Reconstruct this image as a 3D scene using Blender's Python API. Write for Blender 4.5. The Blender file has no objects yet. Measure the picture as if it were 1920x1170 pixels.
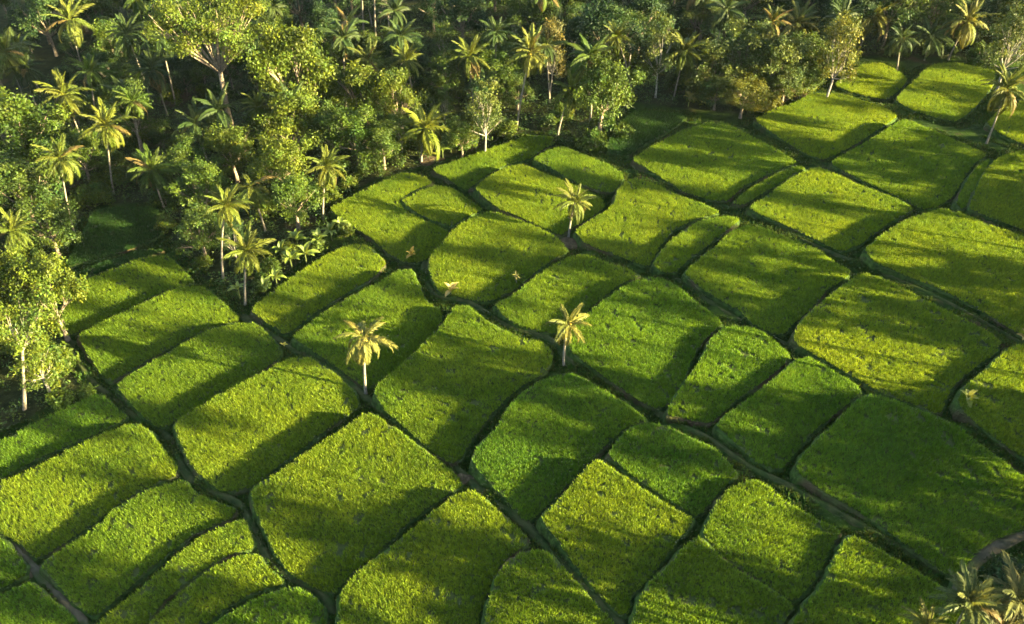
import bpy, math, random
import numpy as np
from mathutils import Vector, Matrix, Euler

# ------------------------------------------------------------------ camera
S = bpy.context.scene
COL = S.collection
FPX, IW, IH = 1800.0, 1920.0, 1170.0
PITCH = math.radians(42.0)
CAMH = 85.0
cd = bpy.data.cameras.new('camera'); cam = bpy.data.objects.new('camera', cd); COL.objects.link(cam)
cam.location = (0, 0, CAMH); cam.rotation_euler = (math.radians(90) - PITCH, 0, 0)
cd.sensor_fit = 'HORIZONTAL'; cd.sensor_width = 36.0; cd.lens = 36.0 * FPX / IW
cd.clip_start = 0.5; cd.clip_end = 6000
S.camera = cam

# ------------------------------------------------------------------ light
SUN_EL = math.radians(15.5)
SHADOW_TURN = math.radians(17.0)          # shadows fall to the left and a little away from the camera
to_sun = Vector((math.cos(SUN_EL) * math.cos(SHADOW_TURN), -math.cos(SUN_EL) * math.sin(SHADOW_TURN), math.sin(SUN_EL)))
ld = bpy.data.lights.new('sun', 'SUN'); sun = bpy.data.objects.new('sun', ld); COL.objects.link(sun)
ld.energy = 5.0; ld.angle = math.radians(0.55); ld.color = (1.0, 0.835, 0.45)
sun.rotation_euler = to_sun.to_track_quat('Z', 'Y').to_euler(); sun.location = (80, -20, 120)
w = bpy.data.worlds.new('World'); S.world = w; w.use_nodes = True
nt = w.node_tree; bg = nt.nodes['Background']
sky = nt.nodes.new('ShaderNodeTexSky'); sky.sky_type = 'NISHITA'; sky.sun_disc = False
sky.sun_elevation = SUN_EL
# Nishita rotation is a compass angle clockwise from +Y
sky.sun_rotation = math.atan2(to_sun.x, to_sun.y)
sky.air_density = 1.0; sky.dust_density = 1.2; sky.ozone_density = 1.0
nt.links.new(sky.outputs[0], bg.inputs[0]); bg.inputs[1].default_value = 0.05
S.view_settings.view_transform = 'Standard'; S.view_settings.look = 'None'
S.view_settings.gamma = 1.0; S.view_settings.use_curve_mapping = False
S.view_settings.exposure = 3.85

# ------------------------------------------------------------------ helpers
rng = np.random.default_rng(7)
R = random.Random(11)
cp, sp = math.cos(PITCH), math.sin(PITCH)

def ray(u, v):
    a = (u - IW / 2) / FPX; b = -(v - IH / 2) / FPX
    return np.array([a, cp + b * sp, -sp + b * cp])

def on_plane(u, v, z):
    d = ray(u, v); t = (z - CAMH) / d[2]
    return np.array([d[0] * t, d[1] * t, z])

def z0(x, y):
    """the hillside under the terraces: it falls away to the upper left"""
    x = np.asarray(x, float); y = np.asarray(y, float)
    xs = np.where(x > 10, 10 + (x - 10) * 0.55, x)
    xs = np.clip(xs, -110, 90); yy = np.clip(y, 10, 230)
    return 0.080 * xs - 0.082 * (yy - 90)

def px_of(p):
    d = np.asarray(p, float) - np.array([0, 0, CAMH])
    f = d[1] * cp - d[2] * sp; up = d[1] * sp + d[2] * cp
    return IW / 2 + FPX * d[0] / f, IH / 2 - FPX * up / f, f

def mesh_np(name, V, F, mats=(), col=None, smooth=False, mat_idx=None):
    """V (n,3); F: int array (m,k) or a list of index lists"""
    me = bpy.data.meshes.new(name)
    V = np.asarray(V, np.float32)
    if isinstance(F, np.ndarray):
        m, k = F.shape
        me.vertices.add(len(V)); me.vertices.foreach_set('co', V.ravel())
        me.loops.add(m * k); me.loops.foreach_set('vertex_index', F.astype(np.int32).ravel())
        me.polygons.add(m)
        me.polygons.foreach_set('loop_start', np.arange(0, m * k, k, dtype=np.int32))
        me.polygons.foreach_set('loop_total', np.full(m, k, np.int32))
        me.update(calc_edges=True)
    else:
        me.from_pydata(V.tolist(), [], F); me.update()
    if col is not None:
        ca = me.color_attributes.new('tint', 'FLOAT_COLOR', 'POINT')
        c = np.ones((len(V), 4), np.float32); c[:, :3] = col
        ca.data.foreach_set('color', c.ravel())
    for mm in mats: me.materials.append(mm)
    if mat_idx is not None: me.polygons.foreach_set('material_index', np.asarray(mat_idx, np.int32))
    if smooth: me.polygons.foreach_set('use_smooth', np.ones(len(me.polygons), bool))
    me.validate()
    return me

def obj(name, me, parent=None, loc=(0, 0, 0), rot=(0, 0, 0), scale=(1, 1, 1)):
    o = bpy.data.objects.new(name, me); COL.objects.link(o)
    o.location = loc; o.rotation_euler = rot; o.scale = scale
    if parent is not None: o.parent = parent
    return o

def thing(name, label, cat, loc=(0, 0, 0), rotz=0.0, group=None, me=None):
    o = obj(name, me, None, loc, (0, 0, rotz))
    o['label'] = label; o['category'] = cat
    if group: o['group'] = group
    return o

def tube(path, radii, sides=7, cap=True):
    """tube along points; returns V, F(list)"""
    P = [Vector(p) for p in path]; V = []; F = []
    for i, p in enumerate(P):
        d = (P[min(i + 1, len(P) - 1)] - P[max(i - 1, 0)])
        d = d.normalized() if d.length > 1e-9 else Vector((0, 0, 1))
        a = d.orthogonal().normalized() if abs(d.z) < 0.99 else Vector((1, 0, 0))
        if i == 0: a0 = a
        else:
            a = (a0 - d * a0.dot(d)); a = a.normalized() if a.length > 1e-6 else d.orthogonal().normalized(); a0 = a
        b = d.cross(a)
        for k in range(sides):
            t = 2 * math.pi * k / sides
            V.append(tuple(p + (a * math.cos(t) + b * math.sin(t)) * radii[i]))
    for i in range(len(P) - 1):
        for k in range(sides):
            k2 = (k + 1) % sides
            F.append([i * sides + k, i * sides + k2, (i + 1) * sides + k2, (i + 1) * sides + k])
    if cap: F.append([(len(P) - 1) * sides + k for k in range(sides)])
    return V, F

def merge(parts):
    V = []; F = []
    for v, f in parts:
        n = len(V); V += list(v); F += [[i + n for i in q] for q in f]
    return V, F

# ------------------------------------------------------------------ materials
def new_mat(name):
    m = bpy.data.materials.new(name); m.use_nodes = True
    n = m.node_tree.nodes; n.clear()
    return m, n, m.node_tree.links

def leafy(name, transl=0.35, rough=0.5, spec=0.25, attr=True, objcol=False, base=(1, 1, 1), noise=0.0, nscale=0.2, warm=(1.25, 1.0, 0.6)):
    m, n, l = new_mat(name)
    out = n.new('ShaderNodeOutputMaterial'); pb = n.new('ShaderNodeBsdfPrincipled'); tr = n.new('ShaderNodeBsdfTranslucent'); mx = n.new('ShaderNodeMixShader')
    pb.inputs['Roughness'].default_value = rough; pb.inputs['Specular IOR Level'].default_value = spec
    cur = None
    rgb = n.new('ShaderNodeRGB'); rgb.outputs[0].default_value = (*base, 1); cur = rgb.outputs[0]
    def mul(a, b):
        x = n.new('ShaderNodeMix'); x.data_type = 'RGBA'; x.blend_type = 'MULTIPLY'; x.inputs[0].default_value = 1.0
        l.new(a, x.inputs[6]); l.new(b, x.inputs[7]); return x.outputs[2]
    if attr:
        a = n.new('ShaderNodeAttribute'); a.attribute_name = 'tint'; cur = mul(cur, a.outputs['Color'])
    if objcol:
        oi = n.new('ShaderNodeObjectInfo'); cur = mul(cur, oi.outputs['Color'])
    if noise > 0:
        g = n.new('ShaderNodeNewGeometry'); nz = n.new('ShaderNodeTexNoise'); nz.inputs['Scale'].default_value = nscale; nz.inputs['Detail'].default_value = 4
        l.new(g.outputs['Position'], nz.inputs['Vector'])
        rp = n.new('ShaderNodeValToRGB'); rp.color_ramp.elements[0].position = 0.32; rp.color_ramp.elements[1].position = 0.68
        k = 1 - noise
        rp.color_ramp.elements[0].color = (k, k * 1.06, k, 1); rp.color_ramp.elements[1].color = (1 + noise * .5, 1 + noise * .25, 1, 1)
        l.new(nz.outputs['Fac'], rp.inputs['Fac']); cur = mul(cur, rp.outputs['Color'])
    l.new(cur, pb.inputs['Base Color'])
    wv = n.new('ShaderNodeRGB'); wv.outputs[0].default_value = (*warm, 1)
    l.new(mul(cur, wv.outputs[0]), tr.inputs['Color'])
    mx.inputs[0].default_value = transl
    l.new(pb.outputs[0], mx.inputs[1]); l.new(tr.outputs[0], mx.inputs[2]); l.new(mx.outputs[0], out.inputs[0])
    return m

def mottled(name, c1, c2, scale=3.0, rough=0.85, bump=0.3, c3=None, s3=0.25, bscale=None, detail=6):
    m, n, l = new_mat(name)
    out = n.new('ShaderNodeOutputMaterial'); pb = n.new('ShaderNodeBsdfPrincipled')
    pb.inputs['Roughness'].default_value = rough; pb.inputs['Specular IOR Level'].default_value = 0.05
    g = n.new('ShaderNodeNewGeometry')
    nz = n.new('ShaderNodeTexNoise'); nz.inputs['Scale'].default_value = scale; nz.inputs['Detail'].default_value = detail
    l.new(g.outputs['Position'], nz.inputs['Vector'])
    rp = n.new('ShaderNodeValToRGB'); rp.color_ramp.elements[0].position = 0.35; rp.color_ramp.elements[1].position = 0.65
    rp.color_ramp.elements[0].color = (*c1, 1); rp.color_ramp.elements[1].color = (*c2, 1)
    l.new(nz.outputs['Fac'], rp.inputs['Fac']); cur = rp.outputs['Color']
    if c3:
        n3 = n.new('ShaderNodeTexNoise'); n3.inputs['Scale'].default_value = s3; n3.inputs['Detail'].default_value = 5
        l.new(g.outputs['Position'], n3.inputs['Vector'])
        r3 = n.new('ShaderNodeValToRGB'); r3.color_ramp.elements[0].position = 0.52; r3.color_ramp.elements[1].position = 0.66
        l.new(n3.outputs['Fac'], r3.inputs['Fac'])
        x = n.new('ShaderNodeMix'); x.data_type = 'RGBA'; l.new(r3.outputs['Color'], x.inputs[0]); l.new(cur, x.inputs[6]); x.inputs[7].default_value = (*c3, 1)
        cur = x.outputs[2]
    l.new(cur, pb.inputs['Base Color'])
    nb = n.new('ShaderNodeTexNoise'); nb.inputs['Scale'].default_value = bscale or scale * 2; nb.inputs['Detail'].default_value = 5
    l.new(g.outputs['Position'], nb.inputs['Vector'])
    bp = n.new('ShaderNodeBump'); bp.inputs['Strength'].default_value = bump; bp.inputs['Distance'].default_value = 0.3
    l.new(nb.outputs['Fac'], bp.inputs['Height']); l.new(bp.outputs[0], pb.inputs['Normal'])
    l.new(pb.outputs[0], out.inputs[0])
    return m

M_RICE = leafy('rice_leaf', 0.50, 0.6, 0.12, noise=0.26, nscale=0.16, warm=(1.12, 1.05, .6))
M_TREE = leafy('tree_leaf', 0.32, 0.55, 0.15, objcol=True, warm=(1.15, 1.05, .5))
M_FROND = leafy('palm_leaf', 0.30, 0.55, 0.10, objcol=True, warm=(1.2, 1.0, 0.55))
M_BANANA = leafy('banana_leaf', 0.35, 0.45, 0.35, objcol=True)
M_BARK = mottled('grey_bark', (0.12, 0.105, 0.085), (0.27, 0.24, 0.19), 2.5, 0.85, 0.4)
M_PALMBARK = mottled('palm_bark', (0.10, 0.085, 0.06), (0.20, 0.175, 0.13), 3.5, 0.85, 0.4)
M_DARKBARK = mottled('brown_bark', (0.09, 0.07, 0.05), (0.20, 0.16, 0.11), 2.5, 0.9, 0.4)
M_BANK = mottled('terrace_bank', (0.018, 0.032, 0.008), (0.045, 0.075, 0.014), 1.6, 0.9, 0.8, c3=(0.055, 0.040, 0.020), s3=0.18)
M_MUD = mottled('paddy_mud', (0.030, 0.040, 0.012), (0.06, 0.075, 0.02), 1.2, 0.8, 0.5)
M_PATH = mottled('path_earth', (0.020, 0.032, 0.008), (0.048, 0.050, 0.016), 0.9, 0.9, 0.5, c3=(0.025, 0.045, 0.008), s3=0.3)
M_TRACK = mottled('track_earth', (0.045, 0.040, 0.022), (0.085, 0.070, 0.042), 0.8, 0.9, 0.5, c3=(0.04, 0.05, 0.015), s3=0.35)
M_BANKGRASS = leafy('bank_grass', 0.4, 0.6, 0.1, noise=0.4, nscale=0.3)
M_COCO = mottled('coconut_husk', (0.35, 0.22, 0.04), (0.50, 0.34, 0.06), 4, 0.6, 0.2)
# ------------------------------------------------------------------ rice paddies (outline in photograph pixels, unprojected on the paddy's own level)
# tint: y yellow-green, m mid green, g deep green, s grass darkened, its shade put into the colour
PADDIES = [
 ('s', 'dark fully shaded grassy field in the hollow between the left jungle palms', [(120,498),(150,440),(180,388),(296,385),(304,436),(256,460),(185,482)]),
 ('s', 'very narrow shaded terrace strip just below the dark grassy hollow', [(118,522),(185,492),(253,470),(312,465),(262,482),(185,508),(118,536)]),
 ('m', 'paddy right beside the bright tall tree at left, striped by frond shadows', [(118,540),(205,505),(260,481),(318,477),(342,503),(364,528),(308,542),(239,576),(171,609),(118,630)]),
 ('m', 'paddy in front of the jungle point with two palms, left of the ditch', [(144,626),(205,595),(274,564),(325,540),(376,532),(414,561),(453,598),(405,607),(352,630),(274,674),(205,714),(187,698),(164,660)]),
 ('m', 'curved top paddy just left of the tiny yellow plant on the ditch', [(216,722),(260,691),(325,653),(393,616),(441,605),(478,602),(506,626),(530,662),(478,701),(427,732),(369,763),(312,797),(293,798),(262,772),(240,747)]),
 ('y', 'half sunlit paddy with a rounded lower end, left of the lone pale drooping palm', [(325,790),(400,745),(470,708),(545,668),(580,668),(625,695),(665,732),(672,760),(620,797),(560,842),(505,885),(478,906),(444,920),(410,917),(372,888),(350,855),(335,818)]),
 ('y', 'large sunlit paddy just below the foot of the lone pale drooping palm', [(470,917),(527,880),(560,855),(640,804),(690,768),(740,800),(800,845),(850,882),(868,906),(828,931),(760,982),(702,1040),(645,1088),(626,1112),(590,1100),(550,1078),(520,1044),(496,992),(479,955)]),
 ('y', 'large mottled paddy at the bottom edge, left of centre', [(638,1110),(674,1067),(708,1043),(753,1006),(808,961),(852,927),(886,915),(914,938),(955,975),(991,1006),(982,1023),(958,1037),(934,1064),(917,1105),(898,1150),(880,1260),(630,1260),(636,1150)]),
 ('m', 'round topped paddy at the bottom edge left of the straight path', [(900,1260),(907,1170),(920,1112),(934,1071),(965,1040),(999,1028),(1026,1032),(1050,1054),(1078,1085),(1119,1132),(1149,1163),(1230,1260)]),
 ('y', 'kite shaped paddy with a sunny pointed top corner, right of the straight path', [(1016,967),(1050,934),(1091,886),(1120,857),(1153,879),(1194,907),(1235,934),(1276,956),(1303,972),(1278,1002),(1235,1060),(1204,1095),(1184,1119),(1177,1148),(1163,1153),(1125,1115),(1081,1060),(1043,1006),(1020,978)]),
 ('g', 'small shaded paddy wedged above the kite shaped paddy and below the winding footpath', [(1139,849),(1163,818),(1187,797),(1231,790),(1276,808),(1341,838),(1375,873),(1383,888),(1362,903),(1345,924),(1321,955),(1307,965),(1280,951),(1238,924),(1187,890)]),
 ('g', 'deep green paddy with a round top below the foot of the reddish fronded palm', [(886,862),(893,840),(934,797),(948,768),(975,737),(1016,710),(1067,697),(1098,708),(1143,735),(1187,763),(1216,787),(1180,794),(1146,821),(1101,866),(1057,914),(1019,951),(1002,968),(985,976),(948,934),(907,890)]),
 ('m', 'large shaded paddy between the two lone palms in the middle of the fields', [(855,571),(879,571),(903,592),(941,616),(978,633),(1009,636),(1033,653),(1037,670),(1023,694),(982,718),(948,746),(922,773),(886,820),(862,859),(845,867),(804,842),(770,808),(725,770),(705,742),(705,722),(753,681),(794,643),(825,612),(845,585)]),
 ('m', 'paddy directly behind the lone pale drooping palm', [(548,630),(581,602),(639,564),(691,537),(746,506),(773,503),(787,534),(797,561),(825,578),(830,595),(811,626),(777,660),(743,691),(702,718),(689,728),(640,692),(598,662),(562,640)]),
 ('y', 'sunlit paddy along the edge of the jungle point with banana plants', [(470,577),(510,545),(560,508),(610,477),(660,455),(690,458),(725,490),(702,516),(640,552),(590,584),(535,626),(516,612),(492,598)]),
 ('y', 'hook shaped paddy wrapping around a smaller paddy beside the jungle edge', [(618,388),(640,376),(708,342),(756,321),(794,328),(812,340),(777,353),(747,373),(758,392),(810,417),(842,432),(821,462),(807,479),(787,489),(756,489),(732,475),(691,441),(640,408)]),
 ('y', 'small leaf shaped paddy nested inside the hook shaped paddy', [(751,376),(779,360),(818,345),(845,349),(876,369),(906,391),(880,401),(845,421),(815,412),(777,394)]),
 ('y', 'rounded paddy at the photo centre, inside the bend of the dark ditch', [(807,479),(825,458),(852,428),(886,404),(922,393),(962,406),(1002,421),(1043,441),(1067,467),(1033,486),(1000,510),(966,540),(927,559),(900,563),(859,554),(825,547),(811,523),(804,498)]),
 ('m', 'narrow half shaded paddy running under the jungle edge at the photo centre', [(808,315),(852,301),(900,284),(948,267),(985,253),(1033,253),(1043,265),(1016,278),(994,295),(948,306),(910,326),(883,348),(872,354),(842,335)]),
 ('y', 'paddy behind and left of the palm standing on bare soil', [(890,349),(920,326),(958,309),(985,307),(1016,321),(1060,338),(1098,356),(1127,368),(1136,385),(1102,410),(1071,424),(1054,437),(1040,434),(1002,417),(958,397),(937,390),(910,369)]),
 ('m', 'small shaded paddy on the far side of the palm standing on bare soil', [(999,296),(1026,281),(1054,272),(1102,291),(1146,308),(1171,328),(1160,345),(1149,358),(1125,356),(1095,345),(1060,328),(1026,308)]),
 ('y', 'smooth paddy directly right of the palm standing on bare soil', [(1156,359),(1173,338),(1194,332),(1228,342),(1279,367),(1330,384),(1350,396),(1305,408),(1262,428),(1240,455),(1226,480),(1216,498),(1173,482),(1126,465),(1095,452),(1078,431),(1108,411),(1141,390),(1153,378)]),
 ('m', 'small narrow paddy squeezed between two larger ones right of the bare soil palm', [(1225,494),(1240,467),(1262,445),(1311,411),(1370,402),(1388,410),(1352,437),(1320,463),(1290,485),(1266,509),(1240,506)]),
 ('m', 'broad shaded paddy left of the straight far path, sunlit on its upper left corner', [(1283,508),(1314,481),(1348,457),(1364,436),(1393,422),(1434,424),(1485,448),(1533,463),(1564,489),(1598,506),(1581,523),(1553,537),(1526,571),(1495,599),(1471,622),(1451,624),(1413,605),(1389,581),(1348,557),(1314,537)]),
 ('m', 'paddy with a tiny sapling at its far edge, behind the reddish fronded palm', [(927,568),(972,545),(1002,518),(1033,497),(1067,480),(1095,473),(1136,489),(1187,506),(1203,515),(1170,526),(1146,542),(1119,564),(1091,588),(1060,618),(1030,622),(1005,618),(968,607),(945,590)]),
 ('g', 'vivid green paddy just right of the reddish fronded palm', [(1221,517),(1252,523),(1279,540),(1307,566),(1338,586),(1357,602),(1339,616),(1312,645),(1296,676),(1284,704),(1258,752),(1235,766),(1201,749),(1153,718),(1112,687),(1071,657),(1066,640),(1078,606),(1112,578),(1140,556),(1168,536),(1196,523)]),
 ('g', 'tall triangular sunlit paddy above the winding footpath, right of the vivid green paddy', [(1250,774),(1264,744),(1284,716),(1302,691),(1320,664),(1333,635),(1354,613),(1379,609),(1417,612),(1444,629),(1483,663),(1469,681),(1427,716),(1386,744),(1348,778),(1332,790),(1305,787),(1280,780)]),
 ('g', 'deep green paddy with a sunny top corner, right of the triangular paddy', [(1344,796),(1358,780),(1395,752),(1439,719),(1492,672),(1519,667),(1564,694),(1612,722),(1615,733),(1588,755),(1562,777),(1519,812),(1492,845),(1468,876),(1448,876),(1417,862),(1376,824)]),
 ('y', 'large paddy crossed by thin sun stripes with a big sunny lower half, at right', [(1489,634),(1494,614),(1519,583),(1543,563),(1566,544),(1590,527),(1622,508),(1673,527),(1724,554),(1793,588),(1841,612),(1878,633),(1871,657),(1827,687),(1793,715),(1776,742),(1769,766),(1757,773),(1707,752),(1656,735),(1605,705),(1536,666),(1499,645)]),
 ('y', 'largest paddy at the right edge, sunny along its far end', [(1622,466),(1649,442),(1683,418),(1724,401),(1766,389),(1793,393),(1861,421),(1919,441),(2080,495),(2080,720),(1970,655),(1919,627),(1889,609),(1827,571),(1759,537),(1690,510),(1642,489)]),
 ('y', 'striped sunny paddy just across the straight far path from the broad shaded paddy', [(1405,386),(1441,364),(1485,330),(1533,310),(1571,325),(1622,349),(1680,369),(1714,388),(1702,396),(1673,412),(1636,438),(1608,458),(1581,469),(1553,458),(1519,441),(1468,417),(1417,395)]),
 ('m', 'broad far paddy next to the shaded meadow, sunlit only on its lower half', [(1184,297),(1221,273),(1279,243),(1321,229),(1352,226),(1396,246),(1451,274),(1497,303),(1478,308),(1448,321),(1393,347),(1363,375),(1331,372),(1280,356),(1221,318)]),
 ('m', 'thin grass strip along the lower right side of the broad far paddy', [(1374,378),(1398,357),(1451,327),(1485,311),(1514,310),(1478,331),(1434,357),(1393,382)]),
 ('y', 'sun banded far paddy in front of the orange leaved bushes', [(1413,222),(1444,205),(1492,191),(1519,174),(1577,174),(1622,188),(1663,202),(1685,215),(1656,234),(1605,268),(1564,289),(1545,296),(1512,287),(1458,253)]),
 ('m', 'almost fully shaded broad paddy right of the sun banded one', [(1555,303),(1588,285),(1639,255),(1677,231),(1697,221),(1759,246),(1813,270),(1852,287),(1827,304),(1808,332),(1784,369),(1759,385),(1731,390),(1690,369),(1622,338)]),
 ('m', 'narrow sliver terrace between the almost fully shaded paddy and the right edge paddy', [(1793,376),(1813,338),(1834,308),(1858,294),(1843,328),(1819,374),(1806,391)]),
 ('y', 'paddy at the right edge below the far leaning palm', [(1817,388),(1832,349),(1852,312),(1877,290),(1920,280),(2060,300),(2060,470),(1920,428),(1860,405)]),
 ('y', 'smallest far paddy at the top right, tucked under the orange leaved bushes', [(1564,157),(1588,137),(1618,118),(1656,116),(1683,130),(1704,147),(1687,166),(1664,184),(1625,178),(1588,168)]),
 ('y', 'farthest paddy at top right crossed by two sun bands', [(1679,184),(1702,161),(1730,133),(1752,118),(1793,115),(1868,130),(1861,161),(1827,200),(1796,225),(1759,219),(1707,202)]),
 ('y', 'bright paddy at the right edge behind the far leaning palm', [(1850,229),(1875,205),(1916,185),(2060,160),(2060,310),(1919,267),(1882,250)]),
 ('y', 'brownish dry patched paddy at the right edge beyond the large striped paddy', [(1798,745),(1815,717),(1850,692),(1885,657),(1912,640),(2060,690),(2060,960),(1920,855),(1880,828),(1830,788),(1805,765)]),
 ('g', 'biggest deep green paddy with thin sun streaks, right of the winding footpath', [(1635,735),(1690,752),(1750,776),(1790,792),(1850,837),(1900,877),(2040,980),(1919,985),(1861,1012),(1825,1040),(1808,1068),(1783,1079),(1741,1050),(1690,1010),(1639,974),(1588,943),(1540,914),(1504,890),(1494,874),(1504,852),(1538,818),(1581,775),(1612,745)]),
 ('m', 'upper half of a paddy pair split by a faint line, below the winding footpath', [(1333,968),(1348,936),(1369,914),(1410,895),(1441,909),(1471,935),(1519,964),(1572,988),(1577,998),(1557,1023),(1547,1054),(1519,1096),(1491,1127),(1434,1089),(1383,1059),(1342,1029),(1318,998)]),
 ('m', 'paddy at the bottom edge, lower half of the pair split by a faint line', [(1192,1146),(1203,1112),(1221,1085),(1252,1061),(1282,1023),(1314,1001),(1342,1034),(1383,1064),(1434,1094),(1489,1132),(1475,1156),(1420,1260),(1180,1260),(1186,1170)]),
 ('m', 'wedge shaped paddy at the bottom right, beside the palm crowns at the corner', [(1597,1000),(1622,1012),(1673,1042),(1742,1082),(1775,1103),(1900,1260),(1430,1260),(1485,1168),(1512,1128),(1547,1092),(1560,1057),(1581,1018)]),
 ('g', 'paddy at the left edge just below the bright tall tree', [(-110,880),(0,825),(68,790),(130,758),(178,738),(195,740),(219,765),(240,780),(171,814),(85,849),(0,893),(-110,950)]),
 ('y', 'sunny paddy at the left edge with a frond shaped shadow in it', [(-110,955),(0,902),(68,873),(137,838),(191,811),(253,790),(284,808),(304,838),(333,873),(328,890),(284,908),(232,934),(188,970),(137,1004),(89,1035),(68,1045),(48,1030),(20,1002),(-110,990)]),
 ('m', 'wavy edged paddy second from the bottom left corner, sunlit in its middle', [(74,1056),(120,1025),(171,994),(215,953),(267,922),(318,904),(345,898),(362,919),(403,939),(442,952),(438,965),(410,978),(359,1000),(308,1041),(256,1086),(212,1124),(178,1154),(137,1130),(103,1088)]),
 ('y', 'uppermost of the three curved strip terraces at the bottom left', [(188,1162),(222,1133),(273,1092),(325,1044),(376,1003),(420,985),(458,970),(468,992),(477,1024),(434,1035),(390,1059),(342,1093),(301,1130),(260,1185),(180,1260),(130,1230)]),
 ('y', 'middle one of the three curved strip terraces at the bottom left', [(277,1169),(315,1130),(359,1092),(400,1061),(444,1042),(482,1036),(499,1061),(535,1090),(479,1106),(427,1134),(386,1168),(330,1260),(210,1260)]),
 ('g', 'lowest and broadest of the curved strip terraces at the bottom left', [(394,1172),(438,1143),(489,1115),(547,1097),(581,1112),(605,1132),(610,1170),(610,1260),(340,1260)]),
 ('g', 'small dark paddy at the left edge near the bottom, left of the earthy path', [(-110,1000),(0,1006),(27,1033),(48,1054),(46,1076),(0,1101),(-110,1140)]),
 ('g', 'dark shaded paddy in the bottom left corner', [(-110,1155),(0,1113),(50,1090),(70,1098),(103,1128),(137,1155),(165,1260),(-110,1260)]),
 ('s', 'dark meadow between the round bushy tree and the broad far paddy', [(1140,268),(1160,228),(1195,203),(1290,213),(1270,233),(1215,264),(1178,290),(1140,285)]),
]
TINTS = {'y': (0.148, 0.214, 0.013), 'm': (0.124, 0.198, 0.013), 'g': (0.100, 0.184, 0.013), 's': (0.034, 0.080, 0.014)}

def chaikin(P, it=2):
    P = np.asarray(P, float)
    for _ in range(it):
        Q = np.roll(P, -1, 0)
        P = np.stack([0.87 * P + 0.13 * Q, 0.13 * P + 0.87 * Q], 1).reshape(-1, 2)
    return P

def area2(P):
    x, y = P[:, 0], P[:, 1]; return 0.5 * np.sum(x * np.roll(y, -1) - y * np.roll(x, -1))

def inside(P, X, Y):
    c = np.zeros(X.shape, bool); n = len(P); j = n - 1
    for i in range(n):
        xi, yi = P[i]; xj, yj = P[j]
        if yi != yj:
            c ^= ((yi > Y) != (yj > Y)) & (X < (xj - xi) * (Y - yi) / (yj - yi) + xi)
        j = i
    return c

def dist_poly(P, X, Y):
    d = np.full(X.shape, 1e9); n = len(P)
    for i in range(n):
        a = P[i]; b = P[(i + 1) % n]; ab = b - a; L = max(ab @ ab, 1e-9)
        t = np.clip(((X - a[0]) * ab[0] + (Y - a[1]) * ab[1]) / L, 0, 1)
        d = np.minimum(d, (X - a[0] - t * ab[0]) ** 2 + (Y - a[1] - t * ab[1]) ** 2)
    return np.sqrt(d)

PW = []                                   # world outline and level of every paddy
for tint, label, pts in PADDIES:
    c = np.mean(pts, 0); z = 0.0
    for _ in range(8):
        p = on_plane(c[0], c[1], z); z = float(z0(p[0], p[1]))
    z = round(z / 0.15) * 0.15
    W2 = np.array([on_plane(u, v, z + 0.35)[:2] for u, v in chaikin(pts)])
    if area2(W2) < 0: W2 = W2[::-1]
    PW.append((W2, z))

def ground_z(x, y):
    X = np.atleast_1d(np.asarray(x, float)); Y = np.atleast_1d(np.asarray(y, float))
    Z = z0(X, Y) - 0.35
    for P, zp in PW:
        lo = P.min(0) - 5; hi = P.max(0) + 5
        k = (X > lo[0]) & (X < hi[0]) & (Y > lo[1]) & (Y < hi[1])
        if not k.any(): continue
        xi, yi = X[k], Y[k]
        d = dist_poly(P, xi, yi); ins = inside(P, xi, yi)
        cand = np.where(ins, zp - 0.9, zp - 0.22 + np.maximum(d - 2.0, 0) * 0.9)
        Z[k] = np.minimum(Z[k], cand)
    return Z

def gz(x, y): return float(ground_z(x, y)[0])

def on_ground(u, v):
    z = -4.0
    for _ in range(12):
        p = on_plane(u, v, z); z = 0.5 * z + 0.5 * gz(p[0], p[1])
    return on_plane(u, v, z)

# ------------------------------------------------------------------ the ground sheet
JUNGLE = [(-700,-700),(2700,-700),(2700,110),(1990,120),(1870,112),(1720,104),(1600,104),(1560,150),(1510,165),(1400,212),(1300,205),(1190,190),(1140,250),(1060,258),(985,245),(800,305),(700,335),(630,375),(610,430),(560,490),(480,565),(455,575),(400,530),(350,485),(310,430),(300,375),(180,375),(130,450),(110,530),(125,640),(160,720),(60,780),(-100,860),(-900,1100)]
JW = np.array([on_plane(u, max(v, -250), float(z0(*on_plane(u, max(v, -250), -6)[:2])))[:2] for u, v in JUNGLE])

def axis(a, b, step, far):
    mid = np.arange(a, b + 1e-6, step); g = []
    s = step; v = b
    while v < far: s *= 1.35; v += s; g.append(v)
    h = []; s = step; v = a
    while v > -far: s *= 1.35; v -= s; h.append(v)
    return np.array(h[::-1] + list(mid) + g)

gx = axis(-105, 110, 0.85, 1800); gy = axis(30, 235, 0.85, 1800)
GX, GY = np.meshgrid(gx, gy)
GZ = ground_z(GX.ravel(), GY.ravel())
GZ = GZ + 0.10 * np.sin(GX.ravel() * 1.1 + 2 * np.sin(GY.ravel() * .7)) * np.sin(GY.ravel() * 1.3 + 1.7 * np.sin(GX.ravel() * .5)) - 0.10
ny, nx = GX.shape
ii = np.arange((ny - 1) * (nx - 1)); rr = ii // (nx - 1); cc = ii % (nx - 1); q = rr * nx + cc
GF = np.stack([q, q + 1, q + nx + 1, q + nx], 1)
fm = inside(JW, GX.ravel(), GY.ravel()).astype(float)
gcol = np.array([[0.018, 0.034, 0.006]]) * (1 - fm[:, None]) + np.array([[0.022, 0.026, 0.010]]) * fm[:, None]

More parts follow.
